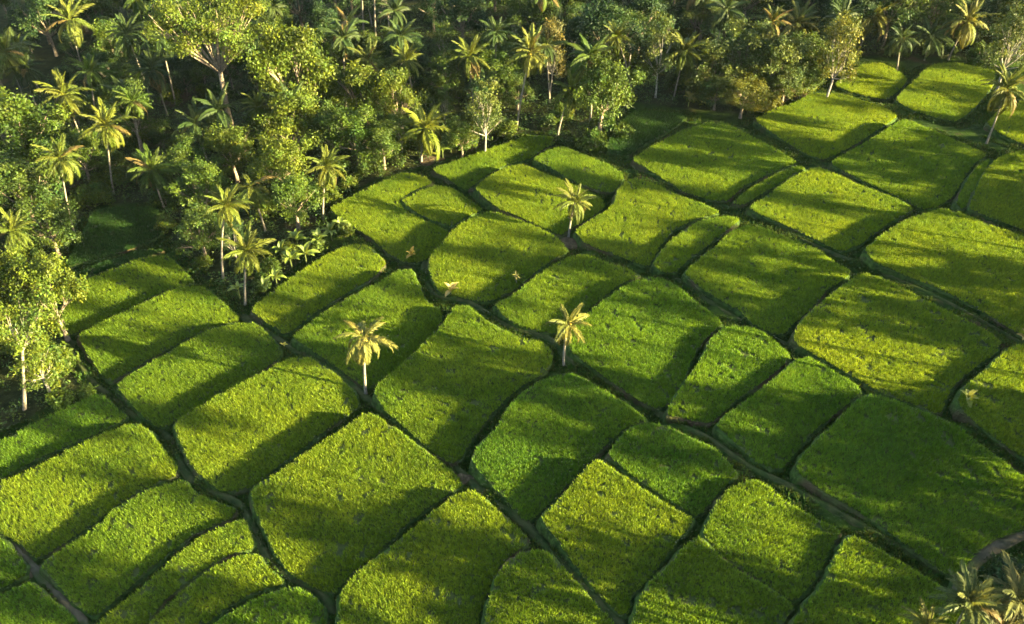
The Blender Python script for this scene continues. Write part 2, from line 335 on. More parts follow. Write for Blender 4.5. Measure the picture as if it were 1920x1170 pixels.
m, n, l = new_mat('ground_grass')
out = n.new('ShaderNodeOutputMaterial'); pb = n.new('ShaderNodeBsdfPrincipled'); pb.inputs['Roughness'].default_value = 0.9; pb.inputs['Specular IOR Level'].default_value = 0.03
at = n.new('ShaderNodeAttribute'); at.attribute_name = 'tint'
g = n.new('ShaderNodeNewGeometry')
nz = n.new('ShaderNodeTexNoise'); nz.inputs['Scale'].default_value = 0.7; nz.inputs['Detail'].default_value = 8; l.new(g.outputs['Position'], nz.inputs['Vector'])
rp = n.new('ShaderNodeValToRGB'); rp.color_ramp.elements[0].position = 0.3; rp.color_ramp.elements[1].position = 0.7
rp.color_ramp.elements[0].color = (0.55, 0.6, 0.6, 1); rp.color_ramp.elements[1].color = (1.6, 1.5, 1.2, 1); l.new(nz.outputs['Fac'], rp.inputs['Fac'])
mu = n.new('ShaderNodeMix'); mu.data_type = 'RGBA'; mu.blend_type = 'MULTIPLY'; mu.inputs[0].default_value = 1
l.new(at.outputs['Color'], mu.inputs[6]); l.new(rp.outputs['Color'], mu.inputs[7])
n3 = n.new('ShaderNodeTexNoise'); n3.inputs['Scale'].default_value = 0.11; n3.inputs['Detail'].default_value = 5; l.new(g.outputs['Position'], n3.inputs['Vector'])
r3 = n.new('ShaderNodeValToRGB'); r3.color_ramp.elements[0].position = 0.58; r3.color_ramp.elements[1].position = 0.68; l.new(n3.outputs['Fac'], r3.inputs['Fac'])
ms = n.new('ShaderNodeMix'); ms.data_type = 'RGBA'; l.new(r3.outputs['Color'], ms.inputs[0]); l.new(mu.outputs[2], ms.inputs[6]); ms.inputs[7].default_value = (0.055, 0.038, 0.018, 1)
l.new(ms.outputs[2], pb.inputs['Base Color'])
nb = n.new('ShaderNodeTexNoise'); nb.inputs['Scale'].default_value = 3; nb.inputs['Detail'].default_value = 6; l.new(g.outputs['Position'], nb.inputs['Vector'])
bp = n.new('ShaderNodeBump'); bp.inputs['Strength'].default_value = 0.8; bp.inputs['Distance'].default_value = 0.3; l.new(nb.outputs['Fac'], bp.inputs['Height']); l.new(bp.outputs[0], pb.inputs['Normal'])
l.new(pb.outputs[0], out.inputs[0]); M_GROUND = m
go = obj('ground', mesh_np('ground', np.stack([GX.ravel(), GY.ravel(), GZ], 1), GF, [M_GROUND], gcol, smooth=True)); go['kind'] = 'structure'

# ------------------------------------------------------------------ build each terrace and its rice
def vnoise(X, Y, sc, seed):
    r = np.random.default_rng(seed); out = np.zeros_like(X)
    for k in range(5):
        a, b = r.normal(size=2) * sc; ph = r.uniform(0, 6.28); out += np.sin(a * X + b * Y + ph)
    return out / 5

def rice_mesh(P, z, tint, seed):
    r = np.random.default_rng(seed)
    lo, hi = P.min(0), P.max(0); s = 0.222
    # keep the far-out-of-frame parts cheap
    xs = np.arange(lo[0], hi[0], s); ys = np.arange(lo[1], hi[1], s)
    X, Y = np.meshgrid(xs, ys); X = X.ravel() + r.uniform(-.5, .5, X.size) * s; Y = Y.ravel() + r.uniform(-.5, .5, Y.size) * s
    k = inside(P, X, Y) & ((vnoise(X, Y, 3.4, seed + 11) + vnoise(X, Y, 2.0, seed + 12) > -.62) | (r.random(X.size) < .25)); X, Y = X[k], Y[k]
    n = len(X)
    hgt = 0.37 + 0.05 * vnoise(X, Y, 0.9, seed + 1) + 0.06 * vnoise(X, Y, 3.2, seed + 2) + r.normal(0, .05, n)
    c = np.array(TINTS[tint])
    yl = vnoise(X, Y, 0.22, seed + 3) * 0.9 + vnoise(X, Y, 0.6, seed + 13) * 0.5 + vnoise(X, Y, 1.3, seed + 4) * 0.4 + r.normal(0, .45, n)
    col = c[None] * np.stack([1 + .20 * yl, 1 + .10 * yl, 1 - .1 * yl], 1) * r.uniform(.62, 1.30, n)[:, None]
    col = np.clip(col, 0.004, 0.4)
    B = 5
    ang = r.uniform(0, 6.283, n)[:, None] + np.arange(B)[None] * (6.283 / B) + r.uniform(-.4, .4, (n, B))
    lean = r.uniform(.10, .29, (n, B)); wd = r.uniform(.05, .095, (n, B)); hh = hgt[:, None] * r.uniform(.82, 1.08, (n, B))
    ca, sa = np.cos(ang), np.sin(ang)
    bx = X[:, None] + ca * .03; by = Y[:, None] + sa * .03
    v0 = np.stack([bx - sa * wd, by + ca * wd, np.full_like(bx, z - .05)], -1)
    v1 = np.stack([bx + sa * wd, by - ca * wd, np.full_like(bx, z - .05)], -1)
    v2 = np.stack([bx + ca * lean, by + sa * lean, z + hh], -1)
    V = np.stack([v0, v1, v2], 2).reshape(-1, 3)
    F = np.arange(len(V)).reshape(-1, 3)
    C = np.repeat(col, B * 3, 0)
    return V, F, C

for i, ((tint, label, pts), (P, z)) in enumerate(zip(PADDIES, PW)):
    n = len(P)
    T = np.roll(P, -1, 0) - np.roll(P, 1, 0); T /= np.maximum(np.linalg.norm(T, axis=1, keepdims=True), 1e-6)
    N = np.stack([T[:, 1], -T[:, 0]], 1)
    wob = (0.10 * np.sin(np.arange(n) * 1.7) + 0.08 * np.sin(np.arange(n) * .61))[:, None]
    cen = P.mean(0)
    rings = [(P, z), (P + N * (0.22 + wob), z - .16), (P + N * (0.42 + wob), z - .75), (P + N * (0.75 + wob), z - 3.0)]
    V = np.concatenate([np.column_stack([r_, np.full(n, h_)]) for r_, h_ in rings])
    V[:, :2] -= cen; V[:, 2] -= z
    F = [list(range(n))]; mi = [1]
    for k in range(3):
        for a in range(n):
            b = (a + 1) % n; F.append([k * n + a, (k + 1) * n + a, (k + 1) * n + b, k * n + b]); mi.append(0)
    t = thing('rice_paddy', label, 'rice paddy', (cen[0], cen[1], z), 0, 'terraced rice paddies', mesh_np('rice_paddy', V, F, [M_BANK, M_MUD], mat_idx=mi))
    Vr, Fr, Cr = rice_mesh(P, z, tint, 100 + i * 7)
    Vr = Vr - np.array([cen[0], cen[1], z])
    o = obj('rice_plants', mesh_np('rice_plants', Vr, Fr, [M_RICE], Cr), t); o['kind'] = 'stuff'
# ------------------------------------------------------------------ footpaths on the banks between terraces
def local_top(x, y):
    b = gz(x, y) + 0.25
    return b

def ribbon(name, px, width, mat, lift=0.17, sink=1.4, crown=0.08):
    pts = [on_ground(u, v) for u, v in px]
    # resample
    P = []
    for a, b in zip(pts[:-1], pts[1:]):
        L = np.linalg.norm(b[:2] - a[:2]); k = max(2, int(L / 1.2))
        for t in np.linspace(0, 1, k, endpoint=False): P.append(a * (1 - t) + b * t)
    P.append(pts[-1]); P = np.array(P)
    for _ in range(3): P[1:-1] = 0.25 * P[:-2] + 0.5 * P[1:-1] + 0.25 * P[2:]
    T = np.gradient(P[:, :2], axis=0); T /= np.linalg.norm(T, axis=1, keepdims=True); N = np.stack([-T[:, 1], T[:, 0]], 1)
    zz = ground_z(P[:, 0], P[:, 1]) + lift
    for _ in range(8): zz[1:-1] = 0.25 * zz[:-2] + 0.5 * zz[1:-1] + 0.25 * zz[2:]
    width = width * .75
    prof = [(-.5 - sink * .35 / width, -sink), (-.5, -.08), (-.22, 0), (0, crown), (.22, 0), (.5, -.08), (.5 + sink * .35 / width, -sink)]
    n = len(P); V = []
    jit = 1 + 0.22 * np.sin(np.arange(n) * .9) * np.sin(np.arange(n) * .37 + 1)
    for o, h in prof:
        V.append(np.column_stack([P[:, :2] + N * (o * width * jit)[:, None], zz + h]))
    V = np.concatenate(V); F = []; mi = []
    for k in range(len(prof) - 1):
        for a in range(n - 1):
            F.append([k * n + a, k * n + a + 1, (k + 1) * n + a + 1, (k + 1) * n + a]); mi.append(1 if k in (0, 5) else 0)
    o = obj(name, mesh_np(name, V, F, [mat, M_BANK], smooth=True, mat_idx=mi)); o['kind'] = 'structure'
    return o

ribbon('footpath', [(796,492),(798,520),(806,548),(832,568),(862,562),(905,586),(950,612),(985,627),(1030,632),(1052,655),(1062,676),(1110,702),(1170,738),(1222,772),(1250,790),(1300,806),(1340,826),(1380,858),(1420,888),(1470,906),(1520,934),(1580,964),(1640,998),(1700,1036),(1760,1074),(1800,1092)], 1.0, M_PATH)
ribbon('footpath', [(455,592),(500,620),(533,648),(580,668),(640,706),(690,750),(740,785),(800,832),(866,888),(930,940),(1000,995),(1040,1040),(1100,1104),(1165,1170),(1240,1250)], 1.25, M_PATH, lift=0.15)
ribbon('footpath', [(132,640),(150,690),(180,724),(225,757),(265,790),(300,808),(318,820),(338,868),(365,905),(410,930),(452,938),(470,975),(485,1020),(505,1058),(545,1086),(600,1112),(622,1126),(626,1250)], 1.15, M_PATH, lift=0.1)
ribbon('footpath', [(-60,960),(0,995),(30,1025),(60,1062),(100,1105),(140,1148),(190,1210)], 1.3, M_TRACK, lift=0.1)
ribbon('footpath', [(1400,215),(1460,262),(1530,303),(1600,338),(1680,378),(1720,396)], 0.8, M_PATH, lift=0.1)
ribbon('footpath', [(1170,320),(1230,334),(1300,366),(1370,392),(1440,418),(1500,447),(1560,476),(1600,490),(1660,514),(1740,548),(1820,590),(1890,630),(1930,652)], 0.9, M_PATH, lift=0.1)
ribbon('footpath', [(880,362),(930,395),(1000,424),(1060,452),(1120,474),(1200,503),(1260,520),(1310,552),(1370,592),(1430,622),(1490,650),(1560,688),(1620,728),(1700,758),(1770,786),(1830,828),(1900,882),(1990,950)], 0.9, M_PATH, lift=0.1)
ribbon('dirt_track', [(1796,1130),(1800,1090),(1822,1056),(1860,1028),(1910,1006),(1990,984),(2090,980)], 1.7, M_TRACK, lift=0.25, crown=0.05)
# trodden bare soil at the corner under the far palm
def soil_patch(px, r):
    p = on_ground(*px); n = 18; V = [(0, 0, .12)]
    for k in range(n):
        a = 2 * math.pi * k / n; q = r * (1 + .25 * math.sin(3 * a + 1) + .12 * math.sin(7 * a)); V.append((q * math.cos(a) * 1.2, q * math.sin(a) * .8, .02))
    for k in range(n):
        a = 2 * math.pi * k / n; q = 1.25 * r * (1 + .25 * math.sin(3 * a + 1)); V.append((q * math.cos(a) * 1.2, q * math.sin(a) * .8, -.5))
    F = [[0, 1 + k, 1 + (k + 1) % n] for k in range(n)] + [[1 + k, 1 + n + k, 1 + n + (k + 1) % n, 1 + (k + 1) % n] for k in range(n)]
    o = obj('bare_soil', mesh_np('bare_soil', V, F, [M_SOIL]), None, (p[0], p[1], p[2] + .12)); o['kind'] = 'structure'
M_SOIL = mottled('bare_soil', (0.035, 0.028, 0.014), (0.085, 0.060, 0.032), 1.4, 0.95, 0.7)
for px, r in (((1075,456),1.5),((1385,592),1.2),((873,898),.8),((66,1070),1.0),((885,357),.6),((808,300),1.6),((1480,180),2.4)): soil_patch(px, r)
# ------------------------------------------------------------------ palms
def frond_mesh(name, droop, nleaf, seed, lw=0.050, curl=1.0):
    """unit length frond along +X: rachis plus two rows of separate leaflets"""
    r = np.random.default_rng(seed)
    K = 9; pts = [np.zeros(3)]; ang = []
    for k in range(K):
        t = (k + .5) / K; a = -math.radians(droop) * t ** 1.25
        pts.append(pts[-1] + np.array([math.cos(a), 0, math.sin(a)]) / K); ang.append(a)
    V, F = tube([tuple(p) for p in pts], [0.016 * (1 - .85 * k / K) + .002 for k in range(K + 1)], 3, False)
    F = [list(f) for f in F]; C = [(1.5, 1.35, 1.0)] * len(V)
    P = np.array(pts)
    for k in range(nleaf):
        t = 0.14 + 0.86 * (k + .5) / nleaf
        f = t * K; i = min(int(f), K - 1); p = P[i] + (P[i + 1] - P[i]) * (f - i); a = ang[i]
        T = np.array([math.cos(a), 0, math.sin(a)]); U = np.array([-math.sin(a), 0, math.cos(a)])
        ln = 0.185 * (0.35 + math.sin(math.pi * min(1, (t * .86 + .14)) ** .9) * .85) * r.uniform(.8, 1.12)
        for s in (-1, 1):
            if r.random() < .05: continue
            fw = 0.45 + .55 * t; sd = np.array([0, s, 0.])
            d = sd * (1 - .35 * t) + T * fw + U * (0.18 + r.uniform(-.1, .1)); d /= np.linalg.norm(d)
            mid = p + d * ln * .5 ; tip = p + d * ln * .92 - np.array([0, 0, 1.]) * ln * (.42 * curl + r.uniform(-.1, .15))
            wv = T * lw * .5 * r.uniform(.8, 1.2)
            b = len(V)
            V += [tuple(p - wv * .5), tuple(p + wv * .5), tuple(mid + wv), tuple(tip), tuple(mid - wv)]
            F.append([b, b + 1, b + 2, b + 4]); F.append([b + 2, b + 3, b + 4])
            q = r.uniform(.75, 1.2); C += [(q * 1.03, q, q * .9)] * 5
    me = mesh_np(name, np.array(V), F, [M_FROND], np.array(C)); return me

FR = [frond_mesh('frond', dp, 22, 20 + i) for i, dp in enumerate((35, 60, 85, 110))]
FR_LOW = [frond_mesh('frond_far', dp, 15, 40 + i, .075) for i, dp in enumerate((40, 70, 100))]

def coco_mesh():
    V = []; F = []
    for k in range(6):
        a = k * 1.05; c = np.array([.26 * math.cos(a), .26 * math.sin(a), -.22 - .12 * (k % 2)]); b = len(V)
        for z_, q in ((.17, 0), (.08, .13), (-.07, .13), (-.16, 0)):
            if q == 0: V.append(tuple(c + [0, 0, z_]))
            else: V += [tuple(c + [q * math.cos(t), q * math.sin(t), z_]) for t in (0, 1.257, 2.513, 3.77, 5.03)]
        for j in range(5):
            j2 = (j + 1) % 5
            F += [[b, b + 1 + j, b + 1 + j2], [b + 1 + j, b + 6 + j, b + 6 + j2, b + 1 + j2], [b + 6 + j, b + 11, b + 6 + j2]]
    return mesh_np('coconuts', np.array(V), F, [M_COCO], smooth=True)
COCO = coco_mesh()
PALM_SIGHT = []                                    # keep fill trees out of the line of sight to these

def palm(crown, diam, base, label, col=(0.15, 0.15, 0.035), H=12.0, group=None, nf=27, style='full', coco=False, seed=0, keep=True, world=None, low=False, tr=0.17):
    r = random.Random(seed * 31 + 5)
    if world is not None:
        bx, by = world; bz = gz(bx, by); b = np.array([bx, by, bz]); top = b + np.array([r.uniform(-1.5, 1.5), r.uniform(-1.5, 1.5), H])
    elif base is not None:
        b = on_ground(*base); b[2] = gz(b[0], b[1])
        d = ray(*crown); t = (b[1] + 0.3) / d[1]; top = np.array([0, 0, CAMH]) + d * t
        if top[2] - b[2] > 22:      # leaning toward the viewer instead of absurdly tall
            t = (b[1] - 3) / d[1]; top = np.array([0, 0, CAMH]) + d * t
    else:
        z = -4.0
        for _ in range(10):
            p = on_plane(crown[0], crown[1], z + H); z = 0.5 * z + 0.5 * gz(p[0], p[1])
        top = on_plane(crown[0], crown[1], z + H); b = np.array([top[0] + r.uniform(-1.2, 1.2), top[1] + r.uniform(-.6, 1.0), 0]); b[2] = gz(b[0], b[1])
    L = 4.6
    if diam is not None:
        dist = np.linalg.norm(top - np.array([0, 0, CAMH])); L = 0.5 * diam * dist / FPX * 1.10
    t = thing('coconut_palm', label, 'palm tree', tuple(b), 0, group)
    rel = Vector(top - b); hh = rel.length
    mid = Vector((rel.x * .30 + r.uniform(-.3, .3), rel.y * .30 + r.uniform(-.3, .3), rel.z * .5))
    K = 9 if not low else 6; path = []; rad = []
    for k in range(K + 1):
        s = k / K
        p = Vector((0, 0, -.4)) * (1 - s) ** 2 + mid * 2 * s * (1 - s) + rel * s * s
        path.append(tuple(p)); rad.append(tr * (1.0 - .42 * s) * (1.5 if k == 0 else 1) * (1 + .06 * (k % 2)))
    v, f = tube(path, rad, 8 if not low else 6)
    obj('trunk', mesh_np('trunk', np.array(v), f, [M_PALMBARK], smooth=True), t)
    pal = FR_LOW if low else FR
    for k in range(nf):
        yaw = k * 2.39996 + r.uniform(-.3, .3); q = (k + .5) / nf
        if style == 'droop':
            pit = 68 - 135 * q ** .75 + r.uniform(-10, 10); me = pal[min(len(pal) - 1, 1 + int(q * 2.6))]; ln = L * r.uniform(.85, 1.08) * (1.0 if q > .2 else .8)
        elif style == 'up':
            pit = 80 - 75 * q + r.uniform(-10, 10); me = pal[min(len(pal) - 1, int(q * 3))]; ln = L * r.uniform(.85, 1.1)
        else:
            pit = 78 - 142 * q ** 1.1 + r.uniform(-12, 12); me = pal[min(len(pal) - 1, int(q * 3.4))]; ln = L * r.uniform(.85, 1.1) * (1.0 if q > .15 else .85)
        o = obj('frond', me, t, tuple(rel), (r.uniform(-.35, .35), -math.radians(pit), yaw), (ln, ln, ln))
        kk = r.uniform(.8, 1.2); dry = r.random() < (.12 if q > .6 else .02)
        hk = r.uniform(.85, 1.12); c = (col[0] * kk * hk, col[1] * kk, col[2] * kk) if not dry else (.085, .066, .024)
        o.color = (*c, 1)
    if coco: obj('coconuts', COCO, t, tuple(rel), (0, 0, r.uniform(0, 6)), (1.1, 1.1, 1.1))
    if keep:
        bu, bv, _ = px_of(b); cu, cv, _ = px_of(top)
        PALM_SIGHT.append((bu, bv, cu, cv, (diam or 80) * .55, b[1]))
    return t

PALE = (0.080, 0.088, 0.018); GOLD = (0.058, 0.072, 0.010); GREEN = (0.036, 0.058, 0.009); DULL = (0.026, 0.042, 0.012)  # paler for sunlit palms, DULL for shaded: light put into frond colour
# the three that stand alone in the fields
palm((683,632), 122, (686,742), 'lone palm in mid field with thick pale drooping fronds, nearest of the lone palms', (0.105, 0.105, 0.026), nf=21, style='droop', coco=True, seed=1, tr=.2)
palm((1066,606), 98, (1057,685), 'small lone palm with ragged reddish lower fronds beside the winding footpath', (0.090, 0.092, 0.020), nf=18, style='full', coco=True, seed=2)
palm((1078,378), 80, (1066,444), 'lone palm standing on bare soil among the middle paddies', (0.070, 0.082, 0.015), nf=25, seed=3)
# the left jungle edge
palm((120,178), 92, None, 'upper palm of the left group with straw fronds low on its right', GOLD, H=13, seed=4)
palm((170,133), 70, (186,240), 'slim palm with a sunlit bare trunk just right of the upper straw fronded palm', GREEN, seed=5)
palm((200,236), 92, (212,362), 'tall palm on a long pale trunk standing over the dark grassy hollow', GOLD, seed=6, coco=True)
palm((250,190), 70, (266,300), 'slender palm with a sunlit trunk behind the one standing over the dark hollow', GREEN, seed=7)
palm((113,296), 92, (138,435), 'palm at the left side of the dark grassy hollow with a thin tall trunk', (0.05, 0.064, 0.010), seed=8)
palm((285,318), 92, (308,388), 'short green palm with a broad crown, right of the dark grassy hollow', GREEN, seed=9)
palm((470,350), 100, (498,432), 'pale palm with a wide flat arching crown amid the bushes of the jungle point', GOLD, nf=15, style='droop', seed=10)
palm((612,312), 84, (605,411), 'palm at the jungle edge directly left of the hook shaped paddy', GOLD, seed=11)
palm((424,386), 88, (418,520), 'yellowish palm on a long thin trunk, rear one of two on the jungle point', GOLD, seed=12)
palm((462,470), 95, (459,571), 'palm at the very tip of the jungle point, standing where the ditches meet', GOLD, seed=13)
palm((22,432), 84, (28,520), 'palm crown peeping out above the bright tall tree at the left edge', (0.055, 0.072, 0.011), seed=14)
palm((485,200), 72, None, 'starry pale palm in front of the big yellow green tree', GOLD, H=9, seed=15)
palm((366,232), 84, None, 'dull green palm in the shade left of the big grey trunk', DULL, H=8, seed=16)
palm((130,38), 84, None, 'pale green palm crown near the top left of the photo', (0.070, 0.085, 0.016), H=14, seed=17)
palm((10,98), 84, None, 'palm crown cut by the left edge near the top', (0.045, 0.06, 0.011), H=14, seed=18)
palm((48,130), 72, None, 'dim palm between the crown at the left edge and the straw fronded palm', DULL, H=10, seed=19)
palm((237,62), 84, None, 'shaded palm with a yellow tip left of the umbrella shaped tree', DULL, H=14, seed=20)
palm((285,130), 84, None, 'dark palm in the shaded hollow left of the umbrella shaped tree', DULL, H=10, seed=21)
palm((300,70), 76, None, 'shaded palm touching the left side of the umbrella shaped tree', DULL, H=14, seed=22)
# middle
palm((880,106), 82, (888,200), 'palm with golden hanging fronds left of the tallest mid jungle palm', GOLD, seed=23)
palm((995,98), 98, (968,242), 'tallest mid jungle palm with a long leaning pale trunk', (0.070, 0.080, 0.014), seed=24, coco=True)
palm((1073,172), 92, (1045,256), 'palm leaning right over the photo centre edge in front of the round bushy tree', GOLD, seed=25, coco=True)
palm((798,240), 112, (790,305), 'broad sunlit golden palm low at the jungle edge above the hook shaped paddy', (0.085, 0.098, 0.012), nf=26, seed=26, tr=.2)
palm((762,114), 74, None, 'small pale palm crown rising from the yellow green trees at top centre left', GOLD, H=11, seed=27)
palm((690,112), 74, None, 'faint palm crown rising from the trees left of the small pale one', (0.05, 0.064, 0.012), H=11, seed=28)
palm((1155,68), 66, (1186,182), 'thin palm with a drooping pale crown behind the round bushy tree', GOLD, seed=29)
palm((1285,95), 88, (1262,186), 'golden palm with a thin trunk left of the orange leaved bushes', GOLD, seed=30, coco=True)
palm((905,160), 66, None, 'dim green palm under the golden hanging palm', DULL, H=7, seed=31)
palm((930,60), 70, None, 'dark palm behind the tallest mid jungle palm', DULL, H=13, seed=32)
# right
palm((1495,44), 88, (1462,105), 'pale palm with a leaning trunk above the olive trees at top right', PALE, seed=33)
palm((1448,42), 70, None, 'dull palm crown just left of the pale leaning palm at top right', (0.05, 0.06, 0.012), H=12, seed=34)
palm((1641,30), 80, (1608,98), 'pale palm leaning right above the smallest far paddy', PALE, seed=35)
palm((1745,68), 74, (1733,112), 'short dull palm behind the farthest paddy', DULL, seed=36)
palm((1815,40), 82, (1778,111), 'pale leaning palm at the corner of the farthest paddy', PALE, seed=37)
palm((1888,166), 92, (1850,268), 'far leaning palm on a thin pale trunk at the right edge of the fields', GOLD, seed=38, coco=True)
palm((1690,72), 60, None, 'dark palm between the two pale palms at top right', DULL, H=7, seed=39)
palm((678,-70), 84, (684,92), 'very tall bare palm trunk at the top edge, left one of two', GREEN, seed=50, tr=.2, keep=False)
palm((702,-60), 84, (706,100), 'very tall bare palm trunk at the top edge, right one of two', GREEN, seed=51, tr=.2, keep=False)
# bottom right corner, growing from below the frame
palm((1815,1132), 120, None, 'near palm crown at the bottom right corner, leftmost whole one', (0.060, 0.075, 0.022), H=12, seed=40, style='up')
palm((1908,1122), 130, None, 'near palm crown cut by the right edge at the bottom corner', (0.070, 0.075, 0.024), H=12, seed=41)
palm((1738,1176), 95, None, 'near straw coloured palm crown cut by the bottom edge', PALE, H=10, seed=42)
palm((1872,1195), 120, None, 'near dark palm crown cut by the bottom edge in the right corner', (0.06, 0.06, 0.022), H=10, seed=43)

# ------------------------------------------------------------------ broadleaf trees and shrubs
def leaves(centres, normals, nper, sig, size, seed, up=.35):
    """small kite leaves scattered in clumps; returns V, F(k,4), tint"""
    r = np.random.default_rng(seed); n = len(centres)
    C = np.repeat(centres, nper, 0); N = np.repeat(normals, nper, 0); m = len(C)
    P = C + r.normal(0, 1, (m, 3)) * np.array(sig)[None]
    nn = N * .7 + np.array([0, 0, up]) + r.normal(0, .55, (m, 3)); nn /= np.linalg.norm(nn, axis=1, keepdims=True)
    a = np.cross(nn, r.normal(0, 1, (m, 3))); a /= np.linalg.norm(a, axis=1, keepdims=True); b = np.cross(nn, a)
    s = size * r.uniform(.6, 1.25, (m, 1))
    V = np.stack([P - a * s * .6, P + b * s * .33 - nn * s * .08, P + a * s * .6, P - b * s * .33 - nn * s * .08], 1).reshape(-1, 3)
    F = np.arange(m * 4).reshape(-1, 4)
    cl = np.repeat(r.uniform(.70, 1.30, n), nper); yl = np.repeat(r.normal(0, .14, n), nper) + r.normal(0, .08, m)
    q = cl * r.uniform(.75, 1.25, m)
    T = np.stack([q * (1 + yl), q * (1 + .3 * yl), q * (1 - yl)], 1); T = np.clip(T, .25, 2.2)
    return V, F, np.repeat(T, 4, 0)

def lobe_points(lobes, per, seed):
    r = np.random.default_rng(seed); Cs = []; Ns = []
    for (c, rad) in lobes:
        rad = np.array(rad if hasattr(rad, '__len__') else (rad,) * 3, float)
        k = max(3, int(per * (rad[0] * rad[1] + rad[1] * rad[2] + rad[0] * rad[2]) / 3))
        d = r.normal(0, 1, (k * 2, 3)); d /= np.linalg.norm(d, axis=1, keepdims=True); d = d[d[:, 2] > -.55][:k]
        Cs.append(np.array(c) + d * rad * r.uniform(.70, 1.06, (len(d), 1))); Ns.append(d)
    return np.concatenate(Cs), np.concatenate(Ns)

def limb_tubes(lobes, zb, tr, seed, pale=0):
    r = random.Random(seed); parts = []
    top = Vector((r.uniform(-.3, .3), r.uniform(-.3, .3), zb))
    parts.append(tube([(0, 0, -.8), (0.05, 0, zb * .35), tuple(top * .7), tuple(top)], [tr * 1.5, tr * 1.05, tr * .9, tr * .8], 8))
    for c, rad in lobes:
        e = Vector(c); m_ = top.lerp(e, .5) + Vector((r.uniform(-.3, .3), r.uniform(-.3, .3), -.3))
        w_ = .6 if pale else 1.0; parts.append(tube([tuple(top * .92), tuple(m_), tuple(e)], [tr * .5 * w_, tr * .34 * w_, tr * .12 * w_], 5))
        for _ in range(2 + pale):
            e2 = e + Vector((r.uniform(-1, 1), r.uniform(-1, 1), r.uniform(.1, 1))) * (rad if not hasattr(rad, '__len__') else rad[0]) * .85
            parts.append(tube([tuple(m_), tuple(m_.lerp(e2, .6)), tuple(e2)], [tr * .28, tr * .17, tr * .06], 4, False))
    return merge(parts)

def make_kind(kind, var):
    """returns (crown mesh, trunk mesh, nominal crown radius, nominal height of crown centre)"""
    s = 1000 + var * 37 + {'round': 0, 'tall': 200, 'umbrella': 400, 'shrub': 600, 'feather': 800, 'slender': 900}[kind]
    r = random.Random(s)
    if kind == 'round':
        Rr, zc = 4.4, 6.6; lobes = [((0, 0, 7.2), 1.9)]
        for k in range(8):
            a = k * .785 + r.uniform(-.3, .3); q = r.uniform(2.2, 3.0); lobes.append(((q * math.cos(a), q * math.sin(a), r.uniform(4.2, 7.4)), r.uniform(1.0, 1.7)))
        for k in range(5):
            a = r.uniform(0, 6.28); q = r.uniform(3.2, 4.3); lobes.append(((q * math.cos(a), q * math.sin(a), r.uniform(4.4, 7.8)), r.uniform(.55, .95)))
        for k in range(6):
            a = r.uniform(0, 6.28); lobes.append(((1.6 * math.cos(a), 1.6 * math.sin(a), r.uniform(7.8, 9.8)), r.uniform(.8, 1.4)))
        nper, sig, size, per, tr = 80, (.44, .44, .34), .29, 3.6, .28; zb = 3.4
    elif kind == 'tall':
        Rr, zc = 3.6, 9.5; lobes = []
        for k in range(14):
            a = k * 2.4 + r.uniform(-.4, .4); z_ = 4.8 + 9.2 * (k + .5) / 14; q = (2.3 if z_ < 10.5 else 1.5) * r.uniform(.6, 1.15)
            lobes.append(((q * math.cos(a), q * math.sin(a), z_), r.uniform(1.2, 1.75)))
        nper, sig, size, per, tr = 52, (.5, .5, .36), .36, 3.4, .26; zb = 5.5
    elif kind == 'umbrella':
        Rr, zc = 8.0, 13.0; lobes = []
        for k in range(22):
            a = k * 2.4; q = 7.0 * math.sqrt((k + .4) / 22); lobes.append(((q * math.cos(a), q * math.sin(a), 14.2 - .035 * q * q + r.uniform(-.8, .8)), (r.uniform(1.3, 1.9), r.uniform(1.3, 1.9), r.uniform(.6, .9))))
        nper, sig, size, per, tr = 95, (.5, .5, .22), .25, 4.8, .34; zb = 8.2
    elif kind == 'slender':
        Rr, zc = 2.6, 11.5; lobes = []
        for k in range(9):
            a = k * 2.4; z_ = 9.0 + 5.0 * (k + .5) / 9; q = r.uniform(1.1, 2.2)
            lobes.append(((q * math.cos(a), q * math.sin(a) + .6, z_), r.uniform(.8, 1.25)))
        nper, sig, size, per, tr = 44, (.45, .45, .34), .34, 3.6, .20; zb = 9.0
    elif kind == 'feather':
        Rr, zc = 2.8, 6.2; lobes = []
        for k in range(12):
            a = k * 2.4; z_ = 3.2 + 6.2 * (k + .5) / 12; q = 1.7 * (1.15 - (k / 12) * .7); lobes.append(((q * math.cos(a), q * math.sin(a), z_), r.uniform(.7, 1.15)))
        nper, sig, size, per, tr = 62, (.36, .36, .32), .24, 5.5, .14; zb = 3.0
    else:
        Rr, zc = 2.0, 1.5; lobes = [((0, 0, 1.7), 1.25)]
        for k in range(5):
            a = k * 1.257 + r.uniform(-.4, .4); lobes.append(((1.15 * math.cos(a), 1.15 * math.sin(a), r.uniform(.7, 1.7)), r.uniform(.65, 1.05)))
        nper, sig, size, per, tr = 26, (.30, .30, .24), .40, 9, .09; zb = .8
    Cc, Nn = lobe_points(lobes, per, s + 1)
    V, F, T = leaves(Cc, Nn, nper, sig, size, s + 2)
    cm = mesh_np('crown', V, F, [M_TREE], T)
    v, f = limb_tubes(lobes[:10] if kind != 'umbrella' else lobes, zb, tr, s + 3, 1 if kind == 'umbrella' else 0)
    tm = mesh_np('trunk', np.array(v), f, [M_PALMBARK if kind == 'slender' else (M_BARK if kind in ('tall', 'feather') else M_DARKBARK)], smooth=True)
    return cm, tm, Rr, zc

KINDS = {}
for kd, nv in (('round', 4), ('tall', 2), ('umbrella', 1), ('shrub', 3), ('feather', 2), ('slender', 1)): KINDS[kd] = [make_kind(kd, v) for v in range(nv)]

